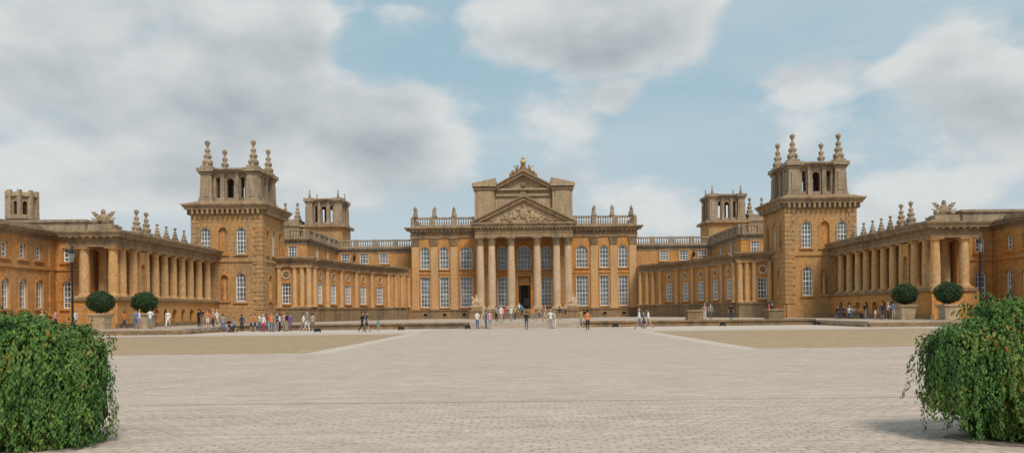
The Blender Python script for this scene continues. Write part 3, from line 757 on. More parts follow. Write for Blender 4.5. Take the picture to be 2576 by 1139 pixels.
# left far turret
tu = thing('turret', 'eight sided stone roof turret with arched openings at the far left skyline', 'turret', (-60,95,0))
mb = MB(); mb.lathe(-60, 95, [(1.55,0),(1.55,13.2),(1.8,13.3),(1.8,13.6)], 8, False, PI/8); obj('wall', mb, M['attic'], tu)
for k in range(8):
    t_ = PI/4+k*PI/4; nx, ny = math.cos(t_), math.sin(t_)
    f_ = (-60+nx*1.3, 95+ny*1.3, -ny, nx, nx, ny)
    mb = MB(f_); wall(mb, -.535, .535, 13.6, 15.8, [(0,13.8,.5,1.6,True)], .25, 0, False); obj('arcade', mb, M['attic'], tu)
mb = MB(); mb.lathe(-60, 95, [(1.4,15.8),(1.75,15.95),(1.75,16.15),(1.45,16.2),(1.45,16.45)], 8, False, PI/8)
for k in range(8):
    t_ = PI/8+k*PI/4; mb.box(-60+1.5*math.cos(t_)-.2,-60+1.5*math.cos(t_)+.2,95+1.5*math.sin(t_)-.2,95+1.5*math.sin(t_)+.2,13.6,16.7)
obj('cornice', mb, M['attic'], tu)

# ------------------------------------------------------------------ people
def skeleton(l1=0,k1=0,l2=0,k2=0,a1=5,e1=10,a2=5,e2=10,lean=2,ab=9,sit=False):
    rd = math.radians; V = []; Rr = []; E = []; C = []
    def v(p, r, par=None, c=None):
        V.append(Vector(p)); Rr.append(r)
        if par is not None: E.append((par, len(V)-1)); C.append(c)
        return len(V)-1
    pel = v((0,0,.94), .125)
    sp = lambda t, off=0: Vector((0,-math.sin(rd(lean))*t-off, .94+math.cos(rd(lean))*t))
    w = v(sp(.16), .115, pel, 'shirt'); ch = v(sp(.36), .14, w, 'shirt'); nb = v(sp(.51), .06, ch, 'shirt')
    nk = v(sp(.57), .05, nb, 'skin'); jw = v(sp(.63,.012), .072, nk, 'skin'); hd = v(sp(.71), .09, jw, 'skin'); v(sp(.77), .06, hd, 'skin')
    hands = []
    for sx, a, e in ((-1,a1,e1),(1,a2,e2)):
        sh = v(sp(.46)+Vector((sx*.175,0,0)), .058, ch, 'shirt')
        d1 = Vector((sx*math.sin(rd(ab)), -math.sin(rd(a)), -math.cos(rd(a)))).normalized()
        el = v(V[sh]+d1*.28, .043, sh, 'shirt')
        d2 = Vector((sx*math.sin(rd(ab*.3)), -math.sin(rd(a+e)), -math.cos(rd(a+e)))).normalized()
        wr = v(V[el]+d2*.24, .03, el, 'fore'); pm = v(V[wr]+d2*.08, .036, wr, 'skin'); hands.append((V[pm].copy(), d2, sx))
    for sx, a, k in ((-1,l1,k1),(1,l2,k2)):
        hp = v((sx*.085,0,.90), .09, pel, 'pants')
        d1 = Vector((sx*.02,-math.sin(rd(a)),-math.cos(rd(a)))); kn = v(V[hp]+d1*.42, .062, hp, 'pants')
        d2 = Vector((sx*.01,-math.sin(rd(a-k)),-math.cos(rd(a-k)))); an = v(V[kn]+d2*.41, .042, kn, 'shin')
        v(V[an]+Vector((sx*.02,-.15,-.045)), .035, an, 'shoe')
    low = min(p.z for p in V)-.035
    for p in V: p.z -= low
    for h in hands: h[0].z -= low
    return V, Rr, E, C, hands, hd
POSES = {'stand':dict(), 'easy':dict(l1=6,k1=6,a1=18,e1=35,ab=11), 'walk':dict(l1=24,k1=6,l2=-18,k2=22,a1=-20,e1=12,a2=22,e2=18,lean=4),
         'stroll':dict(l1=-14,k1=18,l2=16,k2=4,a1=14,e1=25,a2=-14,e2=10,lean=3), 'talk':dict(l2=5,a1=35,e1=75,a2=4,e2=12),
         'photo':dict(a1=52,e1=88,a2=52,e2=88,ab=4), 'hips':dict(a1=-22,e1=60,a2=-22,e2=60,ab=34), 'sit':dict(l1=84,k1=84,l2=80,k2=78,a1=32,e1=40,a2=36,e2=40,lean=8,sit=True)}
PROTO = {}
def proto(pose):
    V, Rr, E, C, hands, hd = skeleton(**POSES[pose])
    me = bpy.data.meshes.new('skel'); me.from_pydata([tuple(p) for p in V], E, [])
    o = bpy.data.objects.new('skel', me); COL.objects.link(o)
    o.modifiers.new('skin', 'SKIN'); sub = o.modifiers.new('sub', 'SUBSURF'); sub.levels = 1; sub.render_levels = 1
    if not me.skin_vertices:
        bpy.context.view_layer.objects.active = o
        bpy.ops.mesh.customdata_skin_add()
    for i, sv in enumerate(me.skin_vertices[0].data):
        sv.radius = (Rr[i], Rr[i]*(.72 if i in (0,1,2) else 1)); sv.use_root = (i == 0)
    dg = bpy.context.evaluated_depsgraph_get()
    em = bpy.data.meshes.new_from_object(o.evaluated_get(dg))
    vs = [v.co.copy() for v in em.vertices]; fs = [list(p.vertices) for p in em.polygons]
    bpy.data.objects.remove(o); bpy.data.meshes.remove(me); bpy.data.meshes.remove(em)
    cls = []
    for f in fs:
        c = sum((vs[i] for i in f), Vector())/len(f); best = None
        for (a, b_), cl in zip(E, C):
            A, B = V[a], V[b_]; t_ = max(0, min(1, (c-A).dot(B-A)/max(1e-9,(B-A).length_squared)))
            dd = (c-(A+(B-A)*t_)).length-(Rr[a]*(1-t_)+Rr[b_]*t_)
            if best is None or dd < best[0]: best = (dd, cl)
        cls.append(best[1])
    x = MB(); H = V[hd]
    for p, d, sx in hands:                         # four fingers and a thumb rooted in the palm
        side = d.cross(Vector((1,0,0))).normalized()
        for k, ln in enumerate((.062,.075,.07,.055)):
            b_ = p+d*.02+side*(-.024+k*.016); m_ = b_+d*ln*.55; e_ = m_+(d*.8+Vector((-sx*.4,0,0)))*ln*.5
            x.tube(b_, m_, .0095, .0085, 5); x.tube(m_, e_, .0085, .006, 5)
        b_ = p-side*.026; x.tube(b_, b_-side*.03+d*.035, .011, .008, 5)
    x.tube(H+Vector((0,-.085,-.02)), H+Vector((0,-.112,-.035)), .008, .014, 6)
    for sx in (-1,1): x.ball(H.x+sx*.092, H.y+.01, H.z-.02, .012, .02, .032, 6, 4)
    n0 = len(vs)
    vs += [Vector(p) for p in x.v]; fs += [[i+n0 for i in f] for f in x.f]; cls += ['skin']*len(x.f)
    hr = MB(); hr.ball(0, 0, 0, 1, 1, 1, 12, 8)
    hv = [(H.x+p[0]*.103, H.y+.016+p[1]*.108, H.z+.018+p[2]*.108) for p in hr.v]
    hf = [f for f in hr.f if not (sum(hv[i][1] for i in f)/len(f) < H.y-.03 and sum(hv[i][2] for i in f)/len(f) < H.z+.045) and sum(hv[i][2] for i in f)/len(f) > H.z-.07]
    PROTO[pose] = (vs, fs, cls, hv, hf)
CLO = {'white':(.74,.72,.69),'navy':(.03,.045,.10),'black':(.02,.02,.022),'orange':(.66,.22,.07),'red':(.48,.055,.045),'blue':(.10,.20,.45),'purple':(.18,.10,.28),'grey':(.28,.28,.29),
       'green':(.10,.20,.10),'pink':(.62,.32,.32),'tan':(.45,.33,.22),'yellow':(.60,.45,.12),'beige':(.52,.44,.33),'khaki':(.33,.28,.18),'denim':(.09,.14,.24),'teal':(.08,.30,.32),'brown':(.12,.07,.04)}
HAIR = {'dark':(.025,.018,.014),'brown':(.09,.05,.028),'blond':(.38,.26,.12),'grey':(.42,.41,.40),'red':(.2,.07,.03)}
CM = {}
def cmat(kind, n, c):
    if (kind, n) not in CM: CM[(kind, n)] = plain(n+'_'+kind, c, .8, .12, 14.)
    return CM[(kind, n)]
SKIN = [(.52,.33,.24),(.46,.28,.19),(.24,.13,.08)]
VERB = {'stand':'standing','easy':'standing','walk':'walking','stroll':'strolling','talk':'talking','photo':'taking a photo','hips':'akimbo','sit':'sitting'}
def gz(X, D):
    if abs(X) > 30 and D >= 69.3: return TZ-.05
    if abs(X) < 6.6 and D >= 122.4: return TZ+.17*(min(8, int((D-122.4)/1.1))+1)
    if D >= 82.3: return TZ
    return 0.
def person(px, D, pose, face, shirt, pants, hair, where, scale=1., short=False, z=None):
    if pose not in PROTO: proto(pose)
    vs, fs, cls, hv, hf = PROTO[pose]
    X = (px-CX)*D/F; z = gz(X, D) if z is None else z
    me = bpy.data.meshes.new('person'); me.from_pydata([tuple(v) for v in vs], [], fs)
    sk = R.choice((0,0,1,1,2)) if hair == 'dark' else R.choice((0,0,1))
    ms = [cmat('skin', 'skin%d' % sk, SKIN[sk]), cmat('cloth', shirt, CLO[shirt]), cmat('cloth', pants, CLO[pants]), cmat('cloth', 'shoe', (.04,.035,.03))]
    for m_ in ms: me.materials.append(m_)
    mi = {'skin':0,'shirt':1,'fore':R.choice((0,0,1)),'pants':2,'shin':0 if short else 2,'shoe':3}
    me.polygons.foreach_set('material_index', [mi[c] for c in cls]); me.polygons.foreach_set('use_smooth', [True]*len(fs))
    o = bpy.data.objects.new('person', me); COL.objects.link(o)
    o.location = (X, D, z); o.rotation_euler = (0,0,math.radians(face)); sc_ = scale*R.uniform(.95,1.07); o.scale = (sc_*1.06,sc_*1.06,sc_)
    who = 'child' if scale < .8 else 'person'
    tag(o, '%s in %s top and %s %s %s %s' % (who, shirt, pants, 'shorts' if short else 'trousers', VERB[pose], where), 'person', 'visitors in the courtyard')
    hm = bpy.data.meshes.new('hair'); hm.from_pydata(hv, [], hf); hm.materials.append(cmat('hair', hair, HAIR[hair])); hm.polygons.foreach_set('use_smooth', [True]*len(hf))
    h = bpy.data.objects.new('hair', hm); COL.objects.link(h); h.parent = o
    return o
PP = [
 (106,73,'easy',60,'white','grey','grey','behind left hedge, furthest left'),(140,74,'talk',-70,'pink','navy','brown','behind left hedge, second from left'),(190,72.5,'stand',80,'white','khaki','blond','right of the left lamp post'),
 (313,74,'walk',90,'orange','navy','dark','between the two left topiary pots'),(342,73,'talk',60,'blue','denim','brown','in front of second left topiary'),(352,74,'easy',-70,'white','blue','blond','near second left topiary pot'),
 (378,72,'stand',170,'white','grey','dark','just right of second left topiary'),(423,76,'walk',10,'white','white','grey','alone before the left colonnade'),
 (501,79,'stand',160,'black','black','dark','under the far end of left colonnade'),(523,78,'easy',40,'orange','white','brown','beside someone in black by left tower'),(547,79,'walk',-90,'white','beige','grey','heading left below the left tower'),
 (562,78,'stand',200,'grey','denim','brown','below the left tower niche'),(609,79,'stand',180,'navy','black','dark','alone below left tower window'),
 (642,78,'easy',-60,'orange','navy','brown','at left end of the tower crowd'),(653,79,'talk',80,'white','denim','blond','second in the left tower crowd'),(663,77,'stand',150,'white','red','grey','third in the left tower crowd'),
 (680,79,'hips',20,'red','beige','dark','in middle of left tower crowd'),(691,77.5,'easy',-40,'teal','khaki','brown','near middle of left tower crowd'),(705,78,'talk',-80,'white','black','dark','right of middle in tower crowd'),
 (716,80,'stand',170,'pink','grey','blond','toward right of tower crowd'),(731,78,'stand',30,'purple','purple','dark','at right end of tower crowd'),
 (764,77,'walk',100,'white','grey','brown','right of the left tower crowd'),(773,78,'stroll',90,'grey','white','grey','just right of the tower crowd'),(787,79,'stand',190,'tan','denim','dark','in front of left curved wing'),
 (912,71,'walk',80,'black','black','dark','in front of left curved wing'),(923,72,'stroll',95,'navy','navy','brown','beside a black clad walker'),(953,74,'stand',200,'teal','khaki','dark','alone left of the steps',.62),
 (1202,79,'easy',30,'white','denim','brown','at left end of entrance steps'),(1217,88,'walk',170,'tan','beige','grey','on terrace left of steps'),(1234,78,'stand',200,'pink','grey','blond','before left part of the steps'),
 (1250,92,'talk',60,'grey','black','dark','on terrace below left columns'),(1271,100,'stroll',180,'red','denim','brown','on terrace left of the axis'),(1287,96,'stand',150,'white','khaki','grey','on terrace near the axis'),
 (1308,127,'walk',180,'white','denim','blond','climbing the portico stairs'),(1315,125,'stand',170,'teal','black','dark','on portico stairs before the door'),(1326,72,'stand',180,'black','denim','dark','on the axis before the door'),
 (1342,104,'easy',20,'orange','grey','brown','on terrace right of the door'),(1360,94,'walk',-90,'tan','denim','grey','on terrace below right columns'),(1387,77,'hips',0,'white','grey','grey','right of centre at the steps'),
 (1397,78,'easy',-60,'beige','white','blond','right of centre beside a white top'),(1410,98,'stand',180,'navy','khaki','dark','on terrace at right of steps'),
 (1463,79,'stroll',90,'yellow','grey','brown','behind a person in orange'),(1480,69,'stand',190,'orange','black','dark','alone at right of the central path'),
 (1611,73,'walk',-80,'white','grey','grey','in front of right curved wing'),(1622,76,'stroll',-95,'blue','navy','dark','middle of a walking trio'),(1634,72,'walk',-85,'white','tan','brown','last of a walking trio'),
 (1790,90,'stand',0,'grey','denim','brown','on terrace beside stone pedestal'),(1842,84,'stand',180,'black','navy','dark','on terrace before right curved wing'),(1937,92,'easy',50,'red','black','brown','on terrace left of the right tower'),(1946,93,'stand',-60,'navy','beige','grey','close to the right tower corner'),
 (2109,86.6,'sit',10,'black','navy','dark','at left end of right bench'),(2124,86.6,'sit',-5,'navy','black','brown','second on the right bench'),(2139,86.6,'sit',15,'white','denim','grey','middle of the right bench'),(2153,86.6,'sit',-10,'grey','black','dark','fourth on the right bench'),(2167,86.6,'sit',0,'orange','navy','blond','at right end of right bench'),
 (2180,83,'stand',-80,'black','grey','dark','beside the right bench'),(2205,80,'stand',20,'white','pink','blond','by the right colonnade podium',.6),(2223,79,'easy',-60,'navy','denim','brown','left of a trio by right colonnade'),(2237,80,'talk',70,'white','black','grey','middle of a trio by right colonnade'),(2251,79,'hips',180,'blue','beige','dark','rightmost by the right colonnade'),
 (2379,74,'stand',20,'black','grey','brown','between the two right topiary pots'),
 (577,76.6,'sit',20,'black','black','dark','on small bench below left tower'),(590,76.6,'sit',-20,'grey','navy','brown','on right of small left bench'),
 (512,80,'talk',-50,'navy','khaki','brown','by far end of left colonnade'),(536,80.5,'easy',120,'beige','navy','grey','below left tower niche figure'),
 (632,79.5,'stand',100,'grey','black','brown','left edge of the tower crowd'),(671,80.5,'talk',110,'black','denim','dark','at back of the tower crowd'),
 (684,76.5,'stand',210,'orange','denim','blond','front middle of the tower crowd'),(698,80,'easy',-20,'navy','grey','grey','back right of the tower crowd'),(723,77.2,'talk',-100,'black','khaki','brown','near right end of tower crowd'),
 (1224,80,'easy',100,'purple','denim','brown','near left part of the steps'),
 (1262,86,'stand',160,'white','tan','grey','on terrace left of centre'),(1298,110,'talk',-90,'yellow','navy','dark','on terrace below the door'),
 (1373,88,'stroll',90,'pink','beige','blond','on terrace right of centre'),(1776,92,'easy',-40,'pink','white','grey','on terrace left of stone pedestals')]
for i, p in enumerate(PP):
    person(*p, short=(i % 4 == 1))
def bench(x0, x1, D, z, label):
    b_ = thing('bench', label, 'bench', ((x0+x1)/2, D, z))
    mb = MB(); mb.box(x0, x1, D-.25, D+.28, z+.36, z+.44); obj('seat', mb, M['trim'], b_)
    for x in (x0+.2, (x0+x1)/2, x1-.2): mb = MB(); mb.box(x-.12, x+.12, D-.2, D+.22, z, z+.36); obj('leg', mb, M['trim'], b_)
bench(33.9, 37.0, 86.7, TZ-.05, 'long stone bench full of sitters before the right colonnade')
bench(-28.9, -27.7, 76.7, 0, 'small stone bench with two sitters below the left tower')

# ------------------------------------------------------------------ statues on the roof line and by the steps
for i, (px, pose) in enumerate(((1049,'easy'),(1098,'talk'),(1147,'walk'),(1499,'talk'),(1544,'easy'),(1592,'stroll'))):
    X = (px-CX)/14.29
    L = 'left' if X < 0 else 'right'; w = ['outermost','middle','innermost','innermost','middle','outermost'][i]
    st_ = thing('roof_statue', 'robed stone statue on the %s balustrade of the main block, %s of three' % (L, w), 'statue', (X,139.8,18.4), 'statues on the main balustrade')
    mb = MB(); mb.box(X-.42, X+.42, 139.38, 140.22, 18.4, 18.62); obj('pedestal', mb, M['grey'], st_)
    vs, fs, cls, hv, hf = PROTO[pose]; mb = MB(); k = .98
    rot = Matrix.Rotation(R.uniform(-1.2,1.2), 3, 'Z')
    for v_ in vs:
        q_ = rot @ v_; mb.v.append((X+q_.x*k*1.45, 139.8+q_.y*k*1.45, 18.62+q_.z*k))
    mb.f = [list(f) for f in fs]; mb.sm = [True]*len(fs)
    obj('figure', mb, M['grey'], st_)
    mb = MB(); o_ = R.uniform(-.12,.12)
    mb.lathe(X+o_, 139.8, [(.42,18.62),(.36,19.1),(.26,19.55),(.28,19.8)], 9); obj('robe', mb, M['grey'], st_)
for s in (-1, 1):
    L = 'left' if s < 0 else 'right'
    tt = thing('step_trophy', 'carved stone trophy on the %s flank of the portico stairs' % L, 'sculpture', (s*7.7,127,2.))
    mb = MB(); mb.box(s*7.7-.8, s*7.7+.8, 126.4, 127.6, 2.0, 2.5); obj('pedestal', mb, M['trim'], tt)
    mb = MB((s*7.7,127,1,0,0,-1)); trophy(mb, 0, 0, 2.5, 1.7, 2.0, 9+s); obj('carving', mb, M['column'], tt)
for X, nm in ((17.8,'left of two'),(26.2,'right of two')):
    p_ = thing('stone_pedestal', 'plain square stone pedestal on the right terrace edge, %s' % nm, 'pedestal', (X,83.4,TZ))
    mb = MB(); mb.box(X-.75,X+.75,82.7,84.1,TZ,TZ+.95); obj('die', mb, M['base'], p_)
    mb = MB(); mb.box(X-.85,X+.85,82.6,84.2,TZ+.95,TZ+1.12); obj('cap', mb, M['trim'], p_)
    mb = MB(); mb.box(X-.82,X+.82,82.63,84.17,TZ,TZ+.16); obj('foot', mb, M['trim'], p_)
# low floodlights
for px, D, w in ((800,71,'leftmost'),(1010,75,'left of the central path'),(1178,77,'beside the left end of steps'),(1550,77,'right of central path'),(1820,78,'before right pedestal'),(2058,79,'rightmost')):
    X = (px-CX)*D/F
    f_ = thing('floodlight', 'low dark ground floodlight before the terrace, %s' % w, 'floodlight', (X,D,0), 'ground floodlights')
    mb = MB(); mb.box(X-.22,X+.22,D-.14,D+.14,.12,.36); mb.box(X-.26,X+.26,D-.2,D-.14,.1,.39); obj('housing', mb, M['black'], f_)
    for e in (-1,1): mb = MB(); mb.box(X+e*.25-.028,X+e*.25+.028,D-.05,D+.05,0,.28); obj('bracket', mb, M['black'], f_)
# notice board by the door
nb_ = thing('notice_board', 'dark notice board on two legs standing in the doorway', 'sign', (.35,133.4,2.12))
mb = MB(); mb.box(-.1,.8,133.38,133.44,2.7,3.9); obj('panel', mb, M['black'], nb_)
for x in (-.05,.7): mb = MB(); mb.box(x,x+.05,133.39,133.43,2.12,2.7); obj('leg', mb, M['black'], nb_)
# lamp posts
for px, s in ((183,-1),(2471,1)):
    X = (px-CX)*66/F; L = 'left' if s < 0 else 'right'
    lp = thing('lamp_post', 'tall black iron lamp post in front of the %s wing' % L, 'lamp post', (X,66,0), 'lamp posts')
    mb = MB(); mb.lathe(X,66,[(.26,0),(.26,.3),(.2,.4),(.2,1.0),(.12,1.15),(.09,1.3),(.075,6.0),(.12,6.1),(.06,6.2)],10)
    mb.tube((X-.45,66,5.7),(X+.45,66,5.7),.03,.03,6); obj('post', mb, M['black'], lp)
    mb = MB(); mb.lathe(X,66,[(.12,6.2),(.25,6.95)],6,False); obj('lantern_glass', mb, M['lampglass'], lp)
    mb = MB(); mb.lathe(X,66,[(.31,6.95),(.28,7.05),(.1,7.3),(.05,7.35),(.07,7.45),(.01,7.6)],6,False)
    for k in range(6):
        t_ = 2*PI*k/6; mb.tube((X+.12*math.cos(t_),66+.12*math.sin(t_),6.2),(X+.26*math.cos(t_),66+.26*math.sin(t_),6.96),.018,.018,4)
    obj('lantern_cap', mb, M['black'], lp)

# ------------------------------------------------------------------ topiary in stone pots
def leaf(mb, p, n, up, ln, w, r):
    t1 = n.cross(up)
    if t1.length < .05: t1 = n.cross(Vector((1,0,0)))
    t1.normalize(); t2 = n.cross(t1).normalized()
    b = len(mb.v)
    for q in (p-t2*ln*.5, p+t1*w*.5-n*w*.12, p+t2*ln*.5-n*ln*.15, p-t1*w*.5-n*w*.12, p+n*w*.05): mb.v.append(tuple(q))
    mb.f += [[b,b+1,b+4],[b+1,b+2,b+4],[b+2,b+3,b+4],[b+3,b,b+4]]; mb.sm += [False]*4
for px, D, s, nm in ((254,72,-1,'nearer left'),(365,76,-1,'farther left'),(2281,76,1,'farther right'),(2390,72,1,'nearer right')):
    X = (px-CX)*D/F; z0 = TZ-.05
    pt = thing('stone_planter', 'tapered pale stone planter under the %s topiary ball' % nm, 'planter', (X,D,z0), 'stone topiary planters')
    mb = MB(); mb.frustum((X,D),(.6,.6),z0+.12,(X,D),(.7,.7),z0+1.15); obj('body', mb, M['attic'], pt)
    mb = MB(); mb.box(X-.74,X+.74,D-.74,D+.74,z0,z0+.12); obj('foot', mb, M['attic'], pt)
    mb = MB(); mb.frustum((X,D),(.74,.74),z0+1.15,(X,D),(.84,.84),z0+1.3); mb.box(X-.84,X+.84,D-.84,D+.84,z0+1.3,z0+1.42); obj('rim', mb, M['attic'], pt)
    to = thing('topiary', 'clipped round box topiary in the %s stone planter' % nm, 'topiary', (X,D,z0+1.4), 'topiary balls')
    c = Vector((X, D, z0+2.42)); rr_ = 1.14
    mb = MB(); mb.lathe(X,D,[(.1,z0+1.4),(.07,z0+2.2)],7); obj('trunk', mb, M['bark'], to)
    mb = MB()
    r_ = random.Random(px); mb.ball(c.x,c.y,c.z,rr_*.84,rr_*.84,rr_*.78,14,10); obj('inner_shade_ball', mb, M['core'], to)  # solid ball, its dark colour stands for shade between the leaves
    mb = MB()
    for k in range(3200):
        d = Vector((r_.gauss(0,1),r_.gauss(0,1),r_.gauss(0,1))).normalized()
        rad = rr_*(1+.12*noise.noise(d*2.2+Vector((px,0,0)))+.06*noise.noise(d*7))*r_.uniform(.86,1.05)
        p = c+Vector((d.x*rad*1.04, d.y*rad, d.z*rad*(.9 if d.z > 0 else .82)))
        leaf(mb, p, (d+Vector((r_.gauss(0,.5),r_.gauss(0,.5),r_.gauss(0,.5)))).normalized(), Vector((0,0,1)), .13, .09, r_)
    obj('crown', mb, M['box'], to)

# ------------------------------------------------------------------ creeper covered walls in the foreground
def creeper(label, lumps, wallbox, n, seed, fronds=0):
    r_ = random.Random(seed); c0 = lumps[0][0]
    th = thing('creeper_hedge', label, 'hedge', (c0[0], c0[1], 0))
    mb = MB(); mb.box(*wallbox); obj('wall_base', mb, M['base'], th)
    core = MB(); lf = MB()
    tot = sum(h[0]*h[2]+h[0]*h[1]+h[1]*h[2] for c, h in lumps)
    def surf(c, h, d):
        e = 4.8; k = (abs(d.x)**e+abs(d.y)**e+abs(d.z)**e)**(-1/e); p = Vector((d.x*k*h[0], d.y*k*h[1], d.z*k*h[2]))
        w = Vector(c)+p
        f = 1+.12*noise.noise(w*1.4+Vector((seed,0,0)))+.09*noise.noise(w*3.6)+.05*noise.noise(w*8.)
        return Vector(c)+p*f
    for c, h in lumps:
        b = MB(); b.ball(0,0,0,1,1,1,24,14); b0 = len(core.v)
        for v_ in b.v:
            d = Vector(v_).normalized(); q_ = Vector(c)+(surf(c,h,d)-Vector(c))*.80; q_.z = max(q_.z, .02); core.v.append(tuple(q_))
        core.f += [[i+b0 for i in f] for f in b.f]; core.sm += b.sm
        k = int(n*(h[0]*h[2]+h[0]*h[1]+h[1]*h[2])/tot)
        for i in range(k):
            d = Vector((r_.uniform(-1,1), r_.uniform(-1,1), r_.uniform(-1,1)))
            if d.length < .2: continue
            d.normalize()
            if d.y > .35: continue
            p = surf(c, h, d)
            nn = Vector((d.x/h[0], d.y/h[1], d.z/h[2])).normalized()
            clump = noise.noise(p*4.5+Vector((0,seed,0)))+.8*noise.noise(Vector((p.x*8,p.y*8,p.z*2.2)))
            p = p-nn*r_.uniform(-.03,.2)+nn*clump*.16
            if p.z < .02: continue
            nn = (nn*1.0+Vector((r_.gauss(0,.5),r_.gauss(0,.5),r_.gauss(0,.5)+.2))).normalized()
            s_ = r_.uniform(.028,.055); leaf(lf, p, nn, Vector((r_.gauss(0,.5),r_.gauss(0,.5),1)), s_*1.7, s_*.8, r_)
        for i in range(int(k/110)):               # hanging tendrils
            d = Vector((r_.uniform(-1,1), r_.uniform(-1,.1), r_.uniform(-.3,.75))).normalized(); p = surf(c, h, d); nn = Vector((d.x/h[0],d.y/h[1],0)).normalized()
            p += nn*.05
            for j in range(r_.randint(7,22)):
                p = p+Vector((r_.gauss(0,.014),r_.gauss(0,.014),-.032))+nn*(.014 if j < 4 else -.002)
                if p.z < .05: break
                s_ = r_.uniform(.024,.045)
                for q in (-1,1): leaf(lf, p+Vector((q*.018+r_.gauss(0,.008),r_.gauss(0,.015),0)), (nn+Vector((q*.5+r_.gauss(0,.4),r_.gauss(0,.3),.45))).normalized(), Vector((q*.6,0,1)), s_*1.6, s_*.8, r_)
    for i in range(fronds):                        # loose upright and arching shoots on top
        c, h = lumps[r_.randrange(len(lumps))]
        d = Vector((r_.uniform(-.8,.8), r_.uniform(-.9,.2), 1)).normalized(); p = surf(c, h, d)-Vector((0,0,.05)); v_ = Vector((r_.gauss(0,.6), r_.gauss(-.3,.4), .7)).normalized()
        for j in range(r_.randint(5,11)):
            v_ = (v_+Vector((0,-.02,-.2))).normalized(); p = p+v_*.03
            s_ = r_.uniform(.024,.046)
            for q in (-1,1): leaf(lf, p+Vector((q*.018,r_.gauss(0,.01),0)), Vector((q*.5+r_.gauss(0,.3),-.4,1)).normalized(), v_, s_*1.6, s_*.65, r_)
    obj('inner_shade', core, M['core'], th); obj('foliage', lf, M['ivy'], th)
creeper('large creeper covered wall filling the left foreground corner', [((-7.25,10.6,.86),(1.2,.8,.86)), ((-6.28,10.65,.70),(.62,.66,.80)), ((-8.6,10.8,.84),(.9,.85,.94))], (-8.9,-6.3,10.3,11.3,0,1.2), 80000, 11, 160)
creeper('large creeper covered wall filling the right foreground corner', [((6.8,10.4,1.0),(.95,.8,.78)), ((6.0,10.45,.88),(.68,.68,.58)), ((7.8,10.3,1.0),(1.0,.85,.96)), ((7.0,10.3,.42),(.9,.72,.5)), ((6.25,10.5,.4),(.42,.5,.42))], (6.3,8.6,10.4,11.2,0,1.1), 90000, 23, 300)
g = MB(); rs = random.Random(2)
g.quad(*[(6.7+1.3*math.cos(k*PI/14)*(1+rs.uniform(-.2,.2)), 10.2+.6*math.sin(k*PI/14)*(1+rs.uniform(-.25,.25)), .006) for k in range(28)]); struct('soil', g, M['soil'])

# ------------------------------------------------------------------ light and sky
SAZ, SEL = math.radians(24), math.radians(50)
sd = Vector((math.sin(SAZ)*math.cos(SEL), -math.cos(SAZ)*math.cos(SEL), math.sin(SEL)))
sl = bpy.data.lights.new('sun', 'SUN'); sl.energy = 2.6; sl.angle = math.radians(18); sl.color = (1,.93,.83)
so_ = bpy.data.objects.new('sun', sl); COL.objects.link(so_); so_.rotation_euler = sd.to_track_quat('Z','Y').to_euler(); so_.location = (30,-30,60)
w = bpy.data.worlds.new('World'); sc.world = w; w.use_nodes = True; nt = w.node_tree
bg = nt.nodes['Background']; S = .1; bg.inputs[1].default_value = S
sky = N(nt, 'ShaderNodeTexSky', sky_type='NISHITA', sun_disc=False); sky.sun_elevation = SEL; sky.sun_rotation = math.atan2(sd.x, sd.y)
gen = N(nt, 'ShaderNodeTexCoord').outputs['Generated']
def cvec(c): return tuple(x/S for x in c)
BL = []
def blob(px, py, rx, ry, wt):
    dx = (px-CX)-ROLL*(py-HZ); dy = (py-HZ)+ROLL*(px-CX)
    az = math.atan(dx/F); el = math.atan(-dy/F*math.cos(az))
    BL.append((az, el, rx/F*math.cos(az)**2, ry/F*math.cos(az), wt))
for b_ in ((280,120,700,300,.66),(150,340,700,200,.36),(740,90,150,140,.3),(960,310,320,140,.46),(760,430,760,150,.36),(250,470,520,110,.3),
           (1510,40,390,165,.75),(1400,130,260,80,.3),(1025,45,100,50,.5),(1430,275,210,85,.42),(1570,250,80,55,.42),
           (2430,180,280,165,.62),(2480,330,400,140,.48),(2070,190,190,85,.48),(1500,470,320,70,.34),(2240,500,280,75,.42),(1700,530,360,70,.34),
           (985,140,190,110,-.5),(1960,60,240,120,-.5),(1740,320,270,130,-.42),(2190,80,110,90,-.35),(1240,430,130,80,-.15)): blob(*b_)
sp = N(nt, 'ShaderNodeSeparateXYZ'); nt.links.new(gen, sp.inputs[0])
az = mth(nt, 'ARCTAN2', sp.outputs[0], sp.outputs[1]); el = mth(nt, 'ARCSINE', sp.outputs[2])
tot = None
for a, e, ra, re, wt in BL:
    qa = mth(nt, 'MULTIPLY', mth(nt, 'SUBTRACT', az, a), 1/ra); qe = mth(nt, 'MULTIPLY', mth(nt, 'SUBTRACT', el, e), 1/re)
    q_ = mth(nt, 'MULTIPLY_ADD', qa, qa, mth(nt, 'MULTIPLY', qe, qe))
    f_ = mth(nt, 'SUBTRACT', 1., q_, clamp=True)
    tot = mth(nt, 'MULTIPLY_ADD', f_, wt, tot if tot is not None else 0.)
nz0 = noisen(nt, vmul(nt, gen, (1,1,1.8)), 5.6, 8, .55)
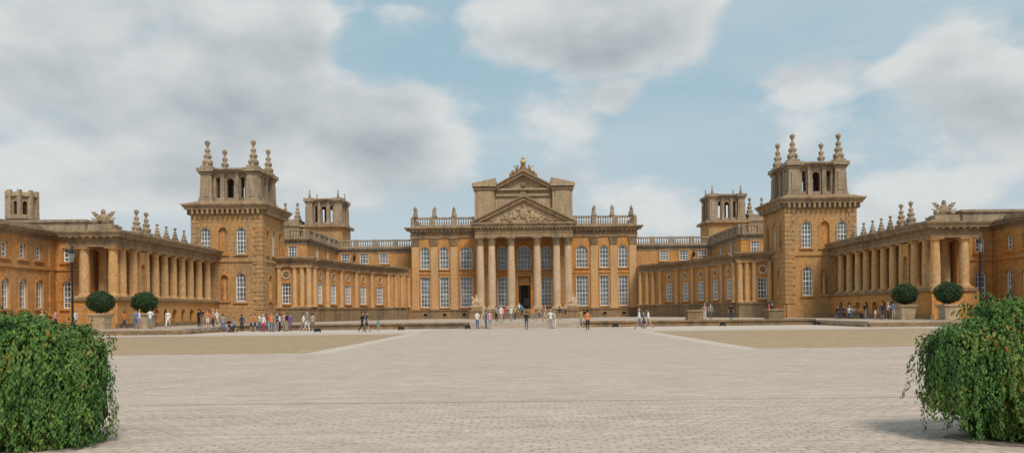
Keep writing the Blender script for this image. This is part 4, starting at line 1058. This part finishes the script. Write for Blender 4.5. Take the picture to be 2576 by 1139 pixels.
up = N(nt, 'ShaderNodeVectorMath', operation='ADD'); nt.links.new(gen, up.inputs[0]); up.inputs[1].default_value = (.010,0,.030)
nzl = noisen(nt, vmul(nt, gen, (1,1,1.8)), 5.6, 5, .5)
nz1 = noisen(nt, vmul(nt, up.outputs[0], (1,1,1.8)), 5.6, 5, .5)
d0 = mth(nt, 'ADD', mth(nt, 'MULTIPLY_ADD', nz0, 2.5, -1.25-.08), tot)
alpha = mrange(nt, d0, -.16, .36, 0, 1, True)
thick = mrange(nt, d0, .2, 1.0, 0, 1, True)
lit = mth(nt, 'MULTIPLY_ADD', mth(nt, 'SUBTRACT', nzl, nz1), 2.8, .82)
lit = mth(nt, 'SUBTRACT', lit, mth(nt, 'MULTIPLY', thick, .58), clamp=True)
ccol = mixc(nt, lit, cvec((.375,.425,.455)), cvec((.70,.72,.715)))
blue = mixc(nt, .88, sky.outputs[0], cvec((.36,.53,.625)))
veil = mrange(nt, noisen(nt, vmul(nt, gen, (1,1,3.2)), 2.6, 5, .55), .4, .68, .05, .5, True)   # thin high cloud
blue = mixc(nt, veil, blue, cvec((.56,.64,.675)))
haze = mrange(nt, el, 0., .3, .9, 0., True)
blue = mixc(nt, haze, blue, cvec((.55,.625,.66)))
c = mixc(nt, mth(nt,'MULTIPLY',alpha,.93), blue, ccol)
nt.links.new(c, bg.inputs[0])

# ------------------------------------------------------------------ camera
cam = bpy.data.cameras.new('camera'); co_ = bpy.data.objects.new('camera', cam); COL.objects.link(co_)
cam.sensor_fit = 'HORIZONTAL'; cam.sensor_width = 36; cam.lens = 36*F/2580
cam.shift_x = -(CX-1290)/2580; cam.shift_y = (HZ-570.5)/2580
cam.clip_end = 3000
co_.matrix_world = Matrix.Translation((0,0,CH)) @ Matrix.Rotation(PI/2, 4, 'X') @ Matrix.Rotation(-ROLL, 4, 'Z')
sc.camera = co_
sc.view_settings.view_transform = 'Standard'; sc.view_settings.look = 'None'; sc.view_settings.exposure = 0; sc.view_settings.gamma = 1
